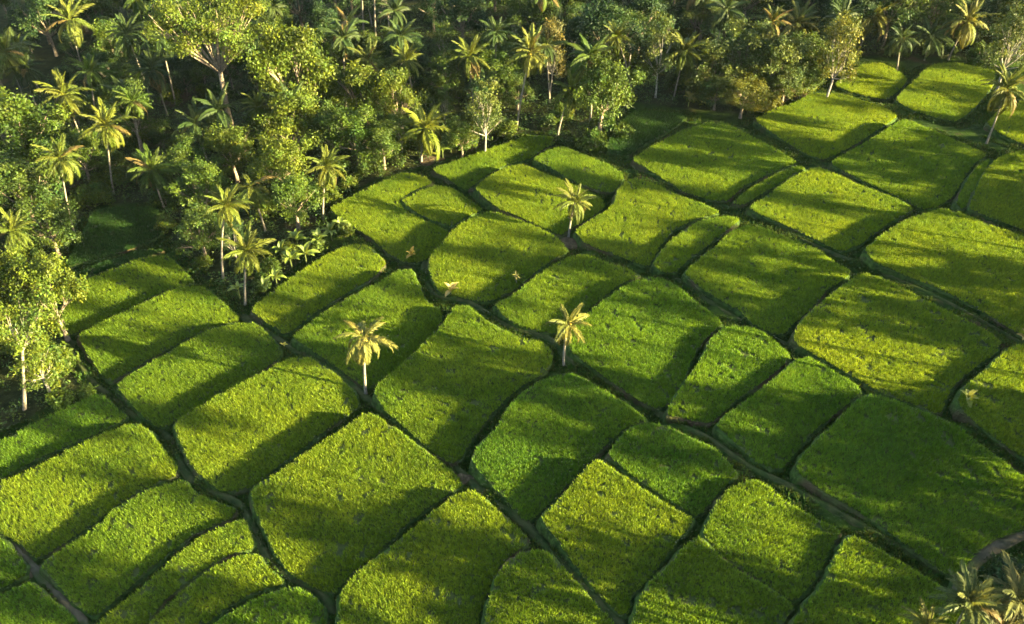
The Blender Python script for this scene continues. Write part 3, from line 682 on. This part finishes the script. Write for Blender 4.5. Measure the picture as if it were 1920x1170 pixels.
DARK = (0.020, 0.040, 0.010); MID = (0.034, 0.056, 0.008); BRIGHT = (0.040, 0.066, 0.007); YEL = (0.056, 0.078, 0.007)
OLIVE = (0.048, 0.066, 0.011); ORANGE = (0.062, 0.068, 0.007); PALEL = (0.046, 0.062, 0.011); BROWN = (0.065, 0.060, 0.015)
PLACED = []                                       # (x, y, radius)

def plant(kind, label, color, world=None, px=None, rpx=None, scale=None, group=None, seed=0, zs=1.0, base=None):
    r = random.Random(seed * 17 + 3)
    cm, tm, Rr, zc = KINDS[kind][seed % len(KINDS[kind])]
    if world is None:
        if base is not None:
            p = on_ground(*base); sc = scale
            if rpx: sc = rpx * np.linalg.norm(p - np.array([0, 0, CAMH])) / FPX / Rr
        else:
            z = -4.0; sc = scale or 1.0
            for _ in range(10):
                p = on_plane(px[0], px[1], z + zc * sc * zs); z = .5 * z + .5 * gz(p[0], p[1])
                if rpx: sc = rpx * np.linalg.norm(p - np.array([0, 0, CAMH])) / FPX / Rr
        x, y = p[0], p[1]
    else: (x, y), sc = world, scale
    nm, cat = ('broadleaf_tree', 'tree') if kind != 'shrub' else ('shrub', 'shrub')
    t = thing(nm, label, cat, (x, y, gz(x, y)), r.uniform(0, 6.28) if kind != 'tall' else r.uniform(-.4, .4), group)
    s3 = (sc, sc, sc * zs)
    obj('trunk' if kind != 'shrub' else 'stem', tm, t, scale=s3)
    o = obj('crown' if kind != 'shrub' else 'foliage', cm, t, scale=s3); k = r.uniform(.88, 1.12); o.color = (color[0] * k, color[1] * k, color[2] * k, 1)
    PLACED.append((x, y, Rr * sc, kind)); return t

# left
plant('slender', 'bright tall tree at the left edge with a slender pale trunk in front', YEL, base=(46,766), scale=1.0, seed=0, zs=1.3).rotation_euler = (0, .30, 0)
plant('tall', 'second bright tree cut by the left edge, its pale trunk half hidden in leaves', YEL, base=(-6,690), scale=1.0, seed=1, zs=1.1)
plant('round', 'bright leafy tree right behind the slender pale trunk at the left edge', YEL, px=(88,545), rpx=62, seed=44, zs=1.25)
plant('tall', 'airy yellow green tree between the slender pale trunk and the left ditch', YEL, base=(98,745), scale=.72, seed=45, zs=1.0)
plant('round', 'bright tree crown at the left edge under the peeping palm crown', YEL, px=(18,535), rpx=60, seed=46, zs=1.2)
plant('round', 'leafy bright green tree at the left edge below the cut palm crown', BRIGHT, px=(30,235), rpx=72, seed=2)
plant('round', 'green tree at the left edge beside the thin tall trunked palm', MID, px=(35,345), rpx=66, seed=3)
plant('round', 'dim leafy tree right behind the palm crown above the bright tall tree', MID, px=(85,415), rpx=50, seed=4)
plant('round', 'yellow green bush tree between the straw fronded palms at left', BRIGHT, px=(150,285), rpx=44, seed=5)
plant('umbrella', 'giant umbrella shaped tree with a thick grey trunk and bare pale branches', YEL, base=(436,250), rpx=112, seed=0, zs=1.12)
plant('round', 'big dense yellow green tree right of the umbrella shaped tree', YEL, px=(552,118), rpx=76, seed=6, zs=1.25)
plant('round', 'yellow green tree lower on the flank of the big dense tree', YEL, px=(545,225), rpx=62, seed=7)
plant('round', 'bright green tree left of the wide flat crowned palm', BRIGHT, px=(350,300), rpx=44, seed=8)
plant('round', 'leafy tree behind the two palms at the tip of the jungle point', BRIGHT, px=(375,345), rpx=48, seed=9)
plant('round', 'bright tree filling the middle of the jungle point', YEL, px=(520,300), rpx=56, seed=10)
plant('round', 'mid green tree in the jungle point left of the hook shaped paddy palm', BRIGHT, px=(548,365), rpx=50, seed=11)
plant('round', 'low tree beside the twin palms of the jungle point', MID, px=(372,430), rpx=46, seed=12)
plant('round', 'yellowish tree behind the wide flat crowned palm', YEL, px=(430,275), rpx=50, seed=13)
# centre
plant('round', 'yellow green tree left of the small pale palm crown at centre left', YEL, px=(682,165), rpx=56, seed=14)
plant('round', 'bright leafy tree above the broad golden palm', YEL, px=(742,178), rpx=54, seed=15)
plant('round', 'mid green tree left of the broad golden palm', BRIGHT, px=(665,245), rpx=52, seed=16)
plant('round', 'shady tree behind the hook shaped paddy palm', MID, px=(620,240), rpx=48, seed=17)
plant('round', 'low leafy tree at the jungle edge beside the broad golden palm', BRIGHT, px=(715,262), rpx=42, seed=18)
plant('feather', 'pale dry feathery tree left of the long leaning trunk', PALEL, px=(908,205), rpx=40, seed=0, zs=1.15)
plant('round', 'green tree between the golden hanging palm and the tallest palm', BRIGHT, px=(930,135), rpx=42, seed=20)
plant('round', 'low green tree at the edge just left of the leaning pale trunk', BRIGHT, px=(865,250), rpx=34, seed=21)
plant('round', 'round bushy tree standing out at the edge of the dark meadow', BRIGHT, px=(1130,162), rpx=62, seed=22, zs=1.1)
plant('feather', 'slim brownish tree behind the tallest mid jungle palm', BROWN, px=(1034,92), rpx=30, seed=1, zs=1.4)
plant('feather', 'slender yellowish tree on a thin trunk left of the golden palm', PALEL, px=(1240,85), rpx=36, seed=2, zs=1.3)
plant('round', 'dark broad tree behind the thin drooping palm at top centre', DARK, px=(1140,55), rpx=66, seed=23)
# right
plant('round', 'olive tree above the orange leaved bushes', OLIVE, px=(1400,95), rpx=58, seed=24)
plant('round', 'dusky olive tree under the pale leaning palm at top right', OLIVE, px=(1455,115), rpx=54, seed=25)
plant('round', 'green tree between the olive trees and the smallest far paddy', BRIGHT, px=(1520,105), rpx=46, seed=26)
plant('feather', 'amber leaved tree at the corner of the smallest far paddy', ORANGE, px=(1572,92), rpx=42, seed=3, zs=1.1)
plant('round', 'brown olive tree right of the golden palm', OLIVE, px=(1342,120), rpx=50, seed=27)
plant('round', 'orange leaved bushy tree over the far end of the sun banded paddy', ORANGE, px=(1396,176), rpx=40, seed=4, zs=.8)
plant('round', 'low golden olive bush tree left of the orange leaved bushy tree', OLIVE, px=(1345,168), rpx=34, seed=47, zs=.8)
plant('round', 'low tawny bush tree just right of the orange leaved bushy tree', ORANGE, px=(1436,160), rpx=32, seed=48, zs=.8)
plant('round', 'amber bush tree overhanging the left corner of the smallest far paddy', ORANGE, px=(1545,118), rpx=32, seed=50, zs=.8)
plant('round', 'low green bush tree on the bank left of the smallest far paddy', MID, px=(1512,140), rpx=30, seed=51, zs=.8)
plant('round', 'low dusky tree on the bare bank above the sun banded paddy', OLIVE, px=(1475,150), rpx=34, seed=28)
plant('feather', 'yellowish tree at the right edge above the far leaning palm', PALEL, px=(1905,75), rpx=42, seed=5)
plant('shrub', 'small yellow leaved bush at the foot of the jungle point', YEL, px=(380,490), rpx=16, seed=1)
for i, (px, rp, c, lb) in enumerate([
    ((505,500), 22, BRIGHT, 'bright shrub at the foot of the palm on the tip of the jungle point'),
    ((645,432), 18, YEL, 'yellow shrub at the upper left corner of the paddy along the jungle point'),
    ((590,455), 24, MID, 'dark shrub behind the banana plants on the jungle point'),
    ((950,240), 22, YEL, 'yellow shrub at the foot of the long leaning trunk'),
    ((1165,245), 22, BRIGHT, 'low shrub on the dark meadow under the round bushy tree'),
    ((1110,262), 26, BRIGHT, 'spreading bush on the bank right of the small shaded paddy'),
    ((1060,262), 20, MID, 'shrub at the foot of the palm leaning over the centre edge'),
    ((1315,170), 26, ORANGE, 'orange tinged shrub left of the orange leaved bushy tree'),
    ((1440,190), 24, ORANGE, 'rusty orange shrub above the near end of the sun banded paddy'),
    ((1510,160), 20, YEL, 'yellow shrub beside the bare bank at top right'),
    ((1840,100), 22, MID, 'green shrub at the far right corner of the farthest paddy'),
    ((700,300), 22, MID, 'shady shrub under the trees left of the broad golden palm'),
    ((160,735), 16, BRIGHT, 'small bush at the foot of the bright tall tree beside the ditch'),
    ((110,745), 22, BRIGHT, 'bush under the right side of the bright tall tree'),
    ((1815,1095), 20, MID, 'bush on the bend of the earthy track at bottom right'),
    ((1890,1075), 34, DARK, 'dark bush inside the bend of the earthy track')]):
    plant('shrub', lb, c, px=px, rpx=rp, seed=30 + i)

# ------------------------------------------------------------------ banana plants: stem and big leaves
def banana_leaf():
    V = []; F = []; K = 7
    for k in range(K + 1):
        t = k / K; a = -1.5 * t ** 1.4; x = t * (1 - .22 * t * t); z_ = -.36 * t ** 2.2 + .05 * t; wv = .17 * math.sin(math.pi * min(1, .06 + t * .97)) ** .7 + .008
        j = .8 if k % 2 else 1.0
        V += [(x, wv * j, z_ + .07 * wv / .17), (x, 0, z_), (x, -wv * j, z_ + .07 * wv / .17)]
    for k in range(K):
        b = 3 * k; F += [[b, b + 3, b + 4, b + 1], [b + 1, b + 4, b + 5, b + 2]]
    return mesh_np('banana_leaf', np.array(V), F, [M_BANANA], np.ones((len(V), 3)))
BLEAF = banana_leaf()
BSTEM = mesh_np('banana_stem', *[(np.array(a), b) for a, b in [tube([(0, 0, -.3), (.02, 0, .8), (.05, .02, 1.8)], [.14, .12, .07], 7)]][0], [M_MUD], smooth=True)
def banana(px, size, label, color, group=None, seed=0, nl=8):
    r = random.Random(seed + 900); p = on_ground(*px)
    t = thing('banana_plant', label, 'banana plant', (p[0], p[1], gz(p[0], p[1])), r.uniform(0, 6), group)
    obj('stem', BSTEM, t, scale=(size, size, size))
    for k in range(nl):
        s = size * r.uniform(1.5, 2.2)
        o = obj('leaf', BLEAF, t, (.05 * size, .02 * size, 1.75 * size), (r.uniform(-.3, .3), -math.radians(r.uniform(15, 80)), k * 2.4 + r.uniform(-.4, .4)), (s, s, s))
        q = r.uniform(.8, 1.25); o.color = (color[0] * q, color[1] * q, color[2] * q, 1)
BAN = (0.11, 0.15, 0.02)
ORD = ['first', 'second', 'third', 'fourth', 'fifth', 'sixth', 'seventh', 'eighth', 'ninth', 'tenth']
for i, (px, s) in enumerate([((450,560),1.0),((500,552),.9),((520,538),1.0),((530,490),1.1),((548,505),1.1),((560,470),1.2),((575,498),1.2),((600,470),1.2),((622,450),1.0),((640,438),1.0)]):
    banana(px, s, ORD[i] + ' yellowish banana plant along the jungle point, counted from its tip', BAN, 'banana plants along the jungle point', i)
for i, (px, s) in enumerate([((830,296),.9),((845,285),1.1),((862,262),1.2),((875,275),1.2),((905,262),1.2),((935,252),1.1),((960,250),.9)]):
    banana(px, s, ORD[i] + ' banana plant from the left above the narrow half shaded paddy', BAN, 'banana plants above the narrow paddy', 30 + i)
for i, (px, s) in enumerate([((1290,200),1.0),((1330,205),1.1),((1395,212),1.1),((1420,205),1.1),((1475,185),1.0),((1540,160),1.0),((1585,128),1.0)]):
    banana(px, s, ORD[i] + ' tawny banana plant from the left along the top right jungle edge', (0.17, 0.15, 0.03), 'banana plants along the top right fields', 50 + i)
banana((773,494), .85, 'tiny golden leaved banana plant on the ditch corner below the hook shaped paddy', (0.34, 0.24, 0.03), None, 70, 6)
banana((846,563), .95, 'small yellow banana plant with ragged leaves at the bend of the winding footpath', (0.30, 0.24, 0.06), None, 71, 6)
banana((533,655), .45, 'tiny yellow plant where the straight path passes the curved top paddy', (0.36, 0.30, 0.03), None, 72, 5)
banana((1912,655), .9, 'small banana plant at the top corner of the dry patched paddy', (0.26, 0.20, 0.04), None, 73, 6)
banana((1806,765), .9, 'low yellow green banana plant at the left corner of the dry patched paddy', (0.13, 0.15, 0.02), None, 74, 7)
# the sapling
p = on_ground(968, 541)
t = thing('sapling', 'tiny leaning sapling with a bare pale stem between two middle paddies', 'sapling', (p[0], p[1], gz(p[0], p[1])))
v, f = tube([(0, 0, -.3), (.05, 0, .9), (-.1, 0, 1.9), (.05, 0, 2.6)], [.07, .06, .05, .03], 6); obj('stem', mesh_np('sapling_stem', np.array(v), f, [M_PALMBARK]), t)
for k in range(7):
    o = obj('leaf', BLEAF, t, (0, 0, 1.9 + .1 * k), (R.uniform(-.4, .4), -math.radians(R.uniform(-50, 70)), k * 2.4), (.85, .6, .85)); o.color = (.16, .15, .03, 1)
# ------------------------------------------------------------------ the rest of the jungle
PADPX = np.array([q for _, _, pts in PADDIES for q in pts])
JP = np.array(JUNGLE, float)
def blocked(x, y, z, rad, crown_z, tall):
    cu, cv, f = px_of((x, y, z + crown_z)); rp = rad * FPX / f
    d = np.hypot(PADPX[:, 0] - cu, PADPX[:, 1] - cv)
    if (d < rp * .85).any(): return True
    bu, bv, _ = px_of((x, y, z))
    for (a, b_, c, d_, w_, py) in PALM_SIGHT:
        if y < py + 1.0:
            for s in (0, .15, .3, .45, .6, .75, .9, 1.0):
                qx, qy = a + (c - a) * s, b_ + (d_ - b_) * s
                lim = rp * .8 + (w_ * .65 if s > .8 else 4)
                if math.hypot(qx - cu, qy - cv) < lim: return True
    return False

fr = random.Random(5)
ZN = {'l': ('on the left side of the jungle', 'left jungle'), 'c': ('in the middle of the jungle above the fields', 'middle jungle'), 'r': ('in the jungle at upper right', 'upper right jungle')}
GRID = []
def near(x, y, rad, kf):
    for (a, b_, rr_, kd) in PLACED:
        if math.hypot(a - x, b_ - y) < (rr_ + rad) * kf: return True
    return False

MARKS = [('the umbrella shaped tree', 430, 90), ('the big dense yellow green tree', 552, 130), ('the palm over the dark grassy hollow', 205, 240), ('the dark grassy hollow', 220, 420),
 ('the bright tall tree at left', 70, 600), ('the two jungle point palms', 445, 440), ('the wide flat crowned palm', 470, 350), ('the hook shaped paddy palm', 612, 320),
 ('the broad golden palm', 798, 240), ('the golden hanging palm', 880, 106), ('the tallest mid jungle palm', 995, 100), ('the palm leaning over the centre edge', 1073, 172),
 ('the round bushy tree', 1130, 165), ('the thin drooping palm', 1155, 70), ('the golden palm with a thin trunk', 1285, 95), ('the orange leaved bushy tree', 1396, 180),
 ('the pale palm among the olive trees', 1495, 44), ('the amber leaved tree', 1572, 92), ('the palm above the smallest far paddy', 1641, 30), ('the far corner palm', 1815, 40),
 ('the far leaning palm', 1888, 166), ('the top left pale palm crown', 130, 40), ('the two bare top trunks', 690, 50), ('the small pale palm crown', 762, 114),
 ('the pale dry feathery tree', 908, 205), ('the slender yellowish tree', 1240, 85), ('the left hollow palm', 113, 296), ('the left edge palm crown', 20, 432)]
USED = set()
def where(u, v):
    nm, mu_, mv = min(MARKS, key=lambda q: math.hypot(q[1] - u, (q[2] - v) * 1.2))
    du, dv = u - mu_, v - mv
    if abs(du) < 22 and abs(dv) < 22: return 'right against ' + nm
    a = math.degrees(math.atan2(-dv, du)) % 360
    d_ = ['right of', 'above right of', 'above', 'above left of', 'left of', 'below left of', 'below', 'below right of'][int((a + 22.5) // 45) % 8]
    dist = math.hypot(du, dv)
    return ('just ' if dist < 55 else ('' if dist < 110 else 'well ')) + d_ + ' ' + nm
cnt = {'tree': 0, 'palm': 0, 'shrub': 0}
tries = 0
while tries < 9000 and cnt['tree'] < 205:
    tries += 1
    x = fr.uniform(-150, 130); y = fr.uniform(85, 232)
    if not inside(JW, np.array([x]), np.array([y]))[0]: continue
    z = gz(x, y); bu, bv, f = px_of((x, y, z))
    if bu < -180 or bu > 2300 or (bu > 1945 and y < 170): continue
    far = bv < 120
    sc = fr.uniform(.85, 1.35) if far else fr.uniform(.6, 1.0)
    kind = 'round' if fr.random() < .85 else 'feather'
    cm, tm, Rr, zc = KINDS[kind][0]
    if near(x, y, Rr * sc, .62): continue
    if blocked(x, y, z, Rr * sc, zc * sc, True): continue
    zone = 'l' if bu < 640 else ('c' if bu < 1230 else 'r')
    if zone == 'r': c, cn = fr.choice([(OLIVE, 'dusky olive'), (DARK, 'dark green'), (MID, 'mid green')]) if not far else fr.choice([(DARK, 'dark green'), (MID, 'mid green')])
    elif far: c, cn = fr.choice([(DARK, 'dark green'), (DARK, 'dark green'), (MID, 'mid green')])  # far crowns get darker leaves, standing in for shade in the back jungle
    else: c, cn = fr.choice([(MID, 'mid green'), (MID, 'mid green'), (DARK, 'dark green'), (BRIGHT, 'bright green')])
    sh = 'rounded' if kind == 'round' else 'thin feathery'
    dep = 'far back' if far else 'near its edge'
    cu, cv, _ = px_of((x, y, z + zc * sc)); opts = [(c, cn)] + ([(OLIVE, 'dusky olive'), (DARK, 'dark green'), (MID, 'mid green')] if zone == 'r' else [(MID, 'mid green'), (BRIGHT, 'bright green'), (DARK, 'dark green'), (YEL, 'yellow green')])
    for c, cn in opts:
        lb = '%s %s tree %s' % (sh, cn, where(cu, cv))
        if lb not in USED: break
    if lb in USED and 0 < cu < 1920 and cv > 0: continue
    USED.add(lb); gp = None
    if cu < -20 or cu > 1940: lb = 'broadleaf tree standing beyond the %s edge of the photo' % ('left' if cu < 0 else 'right'); gp = 'trees beyond the %s edge' % ('left' if cu < 0 else 'right')
    plant(kind, lb, c, world=(x, y), scale=sc, group=gp or '%s %s trees of the %s %s' % (sh, cn, ZN[zone][1], dep), seed=fr.randrange(1000), zs=fr.uniform(.85, 1.35))
    cnt['tree'] += 1
tries = 0
while tries < 4000 and cnt['palm'] < 24:
    tries += 1
    x = fr.uniform(-110, 120); y = fr.uniform(120, 215)
    if not inside(JW, np.array([x]), np.array([y]))[0]: continue
    z = gz(x, y); bu, bv, f = px_of((x, y, z)); 
    if bu < -60 or bu > 2000 or bv > 330: continue
    if blocked(x, y, z, 3.6, 11, True): continue
    if any(math.hypot(x - a, y - b_) < 9 for a, b_ in GRID): continue
    GRID.append((x, y)); cu, cv, _ = px_of((x, y, z + 12))
    if cv < -30: continue
    zone = 'l' if bu < 640 else ('c' if bu < 1230 else 'r')
    lb = 'dim half sunk palm %s' % where(cu, cv)
    if lb in USED: continue
    USED.add(lb)
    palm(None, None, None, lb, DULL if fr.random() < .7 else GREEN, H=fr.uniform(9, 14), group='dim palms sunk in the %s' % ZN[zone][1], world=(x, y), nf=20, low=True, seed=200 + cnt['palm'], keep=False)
    cnt['palm'] += 1
tries = 0
while tries < 6000 and cnt['shrub'] < 200:
    tries += 1
    x = fr.uniform(-90, 100); y = fr.uniform(85, 190)
    if not inside(JW, np.array([x]), np.array([y]))[0]: continue
    z = gz(x, y); bu, bv, f = px_of((x, y, z))
    if bu < -40 or bu > 1960 or bv < 60: continue
    sc = fr.uniform(.6, 1.3)
    if blocked(x, y, z, 2.0 * sc, 1.5 * sc, False) or near(x, y, 2 * sc, .35): continue
    zone = 'l' if bu < 640 else ('c' if bu < 1230 else 'r')
    c, cn = fr.choice([(MID, 'mid green'), (BRIGHT, 'bright green'), (YEL, 'yellow green')]) if zone != 'r' else fr.choice([(OLIVE, 'dusky olive'), (MID, 'mid green'), (ORANGE, 'orange tinged')])
    opts = [(c, cn)] + ([(MID, 'mid green'), (BRIGHT, 'bright green'), (YEL, 'yellow green'), (DARK, 'dark green')] if zone != 'r' else [(OLIVE, 'dusky olive'), (MID, 'mid green'), (ORANGE, 'orange tinged')])
    for c, cn in opts:
        lb = '%s %s shrub %s' % ('small' if sc < .95 else 'large', cn, where(bu, bv - 15))
        if lb not in USED: break
    if lb in USED: continue
    USED.add(lb)
    plant('shrub', lb, c, world=(x, y), scale=sc, group='%s shrubs of the %s' % (cn, ZN[zone][1]), seed=fr.randrange(1000))
    cnt['shrub'] += 1
print('FILL', cnt)

# low undergrowth carpeting the jungle floor
def carpet(name, poly, n, seed, smin=.25, smax=.5, color=(0.045, 0.075, 0.014)):
    r = np.random.default_rng(seed); lo, hi = poly.min(0), poly.max(0)
    lo = np.maximum(lo, [-100, 75]); hi = np.minimum(hi, [110, 215])
    X = r.uniform(lo[0], hi[0], n); Y = r.uniform(lo[1], hi[1], n); k = inside(poly, X, Y); X, Y = X[k], Y[k]
    for P, zp in PW:
        kk = (X > P[:, 0].min() - 2) & (X < P[:, 0].max() + 2) & (Y > P[:, 1].min() - 2) & (Y < P[:, 1].max() + 2)
        if kk.any():
            bad = np.zeros(len(X), bool); bad[kk] = inside(P, X[kk], Y[kk]) | (dist_poly(P, X[kk], Y[kk]) < .5); X, Y = X[~bad], Y[~bad]
    Z = ground_z(X, Y) + r.uniform(.1, .9, len(X))
    V, F, T = leaves(np.stack([X, Y, Z], 1), np.tile([[0, 0, 1.]], (len(X), 1)), 16, (.5, .5, .3), .34, seed + 1)
    return obj(name, mesh_np(name, V, F, [M_TREE], T))
o = carpet('undergrowth', JW, 14000, 77); o['kind'] = 'stuff'; o.color = (0.045, 0.075, 0.014, 1)

# rough grass on the banks, ditch sides and path edges between the terraces
r = np.random.default_rng(91)
X = r.uniform(-75, 95, 620000); Y = r.uniform(40, 175, 620000); ok = np.zeros(len(X), bool); ins_any = np.zeros(len(X), bool)
for P, zp in PW:
    lo = P.min(0) - 3; hi = P.max(0) + 3; k = np.where((X > lo[0]) & (X < hi[0]) & (Y > lo[1]) & (Y < hi[1]))[0]
    if len(k):
        ins_any[k] |= inside(P, X[k], Y[k]); ok[k] |= dist_poly(P, X[k], Y[k]) < 2.8
k = ok & ~ins_any; X, Y = X[k][:90000], Y[k][:90000]; n_ = len(X)
dens = vnoise(X, Y, .5, 5) + vnoise(X, Y, 1.7, 6); k = dens > -.35; X, Y = X[k], Y[k]; n_ = len(X)
Z = ground_z(X, Y) - .12
B = 3; ang = r.uniform(0, 6.283, (n_, B)); ln = r.uniform(.08, .32, (n_, B)); hh = r.uniform(.15, .48, (n_, B)) ; wd = r.uniform(.05, .11, (n_, B)); ca, sa = np.cos(ang), np.sin(ang)
v0 = np.stack([X[:, None] - sa * wd, Y[:, None] + ca * wd, np.repeat(Z[:, None], B, 1)], -1); v1 = np.stack([X[:, None] + sa * wd, Y[:, None] - ca * wd, np.repeat(Z[:, None], B, 1)], -1)
v2 = np.stack([X[:, None] + ca * ln, Y[:, None] + sa * ln, Z[:, None] + hh], -1)
V = np.stack([v0, v1, v2], 2).reshape(-1, 3); Cg = np.array([[.040, .075, .010]]) * r.uniform(.6, 1.5, (n_, 1)) * np.stack([1 + .3 * r.normal(0, 1, n_).clip(-1, 1.5), np.ones(n_), np.ones(n_)], 1)
o = obj('bank_grass', mesh_np('bank_grass', V, np.arange(len(V)).reshape(-1, 3), [M_BANKGRASS], np.repeat(Cg, B * 3, 0))); o['kind'] = 'stuff'
print('BANKGRASS', n_)

# ------------------------------------------------------------------ palms and trees of the grove that stands to the right of the fields (their shadows reach into the picture)
#GROVE#
GROVE = [(1, 49.5, 40.9, 0.95), (1, 60.8, 64.1, 0.92), (1, 71.0, 85.1, 0.95), (0, 86.7, 12.0, 27.6), (1, 78.2, 47.2, 0.97), (0, 110.4, 39.1, 23.8), (1, 90.5, 89.0, 0.93), (0, 112.9, 44.7, 24.3), (1, 88.9, 119.9, 0.91), (1, 66.4, 40.3, 0.77), (1, 57.0, 59.4, 0.97), (0, 64.8, 62.6, 17.1), (0, 99.9, 25.9, 23.2), (1, 77.1, 65.6, 0.84), (0, 49.5, 29.4, 12.4), (0, 80.5, 30.6, 24.3), (0, 81.0, 87.9, 10.2), (0, 114.1, 66.0, 21.1), (1, 86.4, 126.6, 0.96), (0, 104.6, 53.2, 22.5), (0, 92.7, 80.1, 19.5), (0, 78.7, 56.5, 23.3), (1, 98.4, 107.9, 0.93), (0, 71.1, 75.2, 27.3), (0, 93.7, 119.0, 14.0), (0, 103.3, 41.5, 19.7), (0, 108.3, 69.4, 16.0), (1, 61.8, 48.4, 0.77), (0, 80.8, 77.9, 29.4), (0, 141.1, 40.6, 27.4), (0, 67.1, 21.6, 21.9), (0, 139.0, 68.2, 25.6), (1, 33.8, 35.3, 0.86), (0, 95.0, 87.3, 13.0), (0, 103.6, 47.1, 27.1), (1, 60.4, 57.9, 0.54), (0, 116.6, 95.4, 20.0), (0, 115.9, 107.8, 21.7), (0, 127.8, 113.4, 23.1), (0, 128.4, 82.2, 15.4), (1, 98.9, 149.5, 0.72), (1, 88.1, 77.2, 0.93), (0, 117.7, 76.7, 24.3), (0, 144.6, 88.1, 29.8), (0, 93.5, 63.1, 29.6), (0, 83.6, 32.3, 15.0), (0, 106.8, 112.2, 15.1), (1, 75.8, 87.1, 0.63), (0, 83.5, 117.4, 17.2), (1, 99.7, 128.5, 0.84), (0, 87.4, 37.7, 29.6), (1, 114.6, 132.2, 0.97), (1, 110.0, 157.4, 0.86), (0, 143.8, 14.1, 26.8), (0, 41.1, 25.1, 18.8), (0, 146.6, 124.4, 18.6), (1, 75.1, 62.1, 0.99), (0, 105.4, 121.6, 14.9), (0, 84.5, 80.7, 28.6), (0, 85.2, 121.6, 15.1), (0, 81.9, 55.5, 25.8), (0, 134.6, 90.8, 20.9), (1, 105.8, 109.1, 0.97), (0, 137.9, 80.9, 23.5), (0, 148.1, 112.6, 28.6), (0, 98.5, 65.9, 24.6), (0, 99.9, 74.6, 23.9), (0, 37.0, 27.2, 11.6), (0, 125.1, 67.5, 23.1), (0, 66.5, 72.3, 27.1), (0, 86.7, 51.6, 18.8), (0, 52.6, 44.4, 24.5), (0, 63.9, 20.7, 24.5), (1, 78.9, 109.9, 0.65), (1, 93.9, 51.7, 0.91), (0, 92.1, 76.9, 27.1), (1, 71.0, 70.5, 0.5), (0, 92.6, 104.9, 16.7), (0, 70.6, 62.0, 29.7), (0, 79.2, 102.1, 21.8), (1, 69.2, 43.3, 0.79), (0, 92.1, 123.3, 10.8), (0, 94.1, 59.1, 11.2), (1, 110.5, 96.8, 0.96), (1, 122.1, 137.8, 0.93)]
for i, (ty, x, y, q) in enumerate(GROVE):
    if ty == 0:
        palm(None, None, None, 'tall palm in the grove standing right of the terraces, outside the photo', GOLD, H=q, group='palms of the grove right of the fields', world=(x, y), nf=17, low=True, seed=300 + i, keep=False)
    else:
        plant('round', 'broad tree in the grove standing right of the terraces, outside the photo', MID, world=(x, y), scale=q, group='trees of the grove right of the fields', seed=i)
# ------------------------------------------------------------------ thin morning haze over the valley
hz = bpy.data.materials.new('haze'); hz.use_nodes = True; n = hz.node_tree.nodes; n.clear()
out = n.new('ShaderNodeOutputMaterial'); pv = n.new('ShaderNodeVolumePrincipled'); pv.inputs['Color'].default_value = (0.70, 0.88, 1.0, 1); pv.inputs['Density'].default_value = 0.000014
hz.node_tree.links.new(pv.outputs[0], out.inputs['Volume'])
zb_, zt_ = float(GZ.min()) - 1.0, CAMH + 3
x0, x1, y0, y1 = gx[0] - 2, gx[-1] + 2, gy[0] - 2, gy[-1] + 2
Vh = [(x, y, z) for z in (zb_, zt_) for y in (y0, y1) for x in (x0, x1)]
o = obj('haze', mesh_np('haze', np.array(Vh), [[0, 2, 3, 1], [4, 5, 7, 6], [0, 1, 5, 4], [2, 6, 7, 3], [0, 4, 6, 2], [1, 3, 7, 5]], [hz])); o['kind'] = 'stuff'
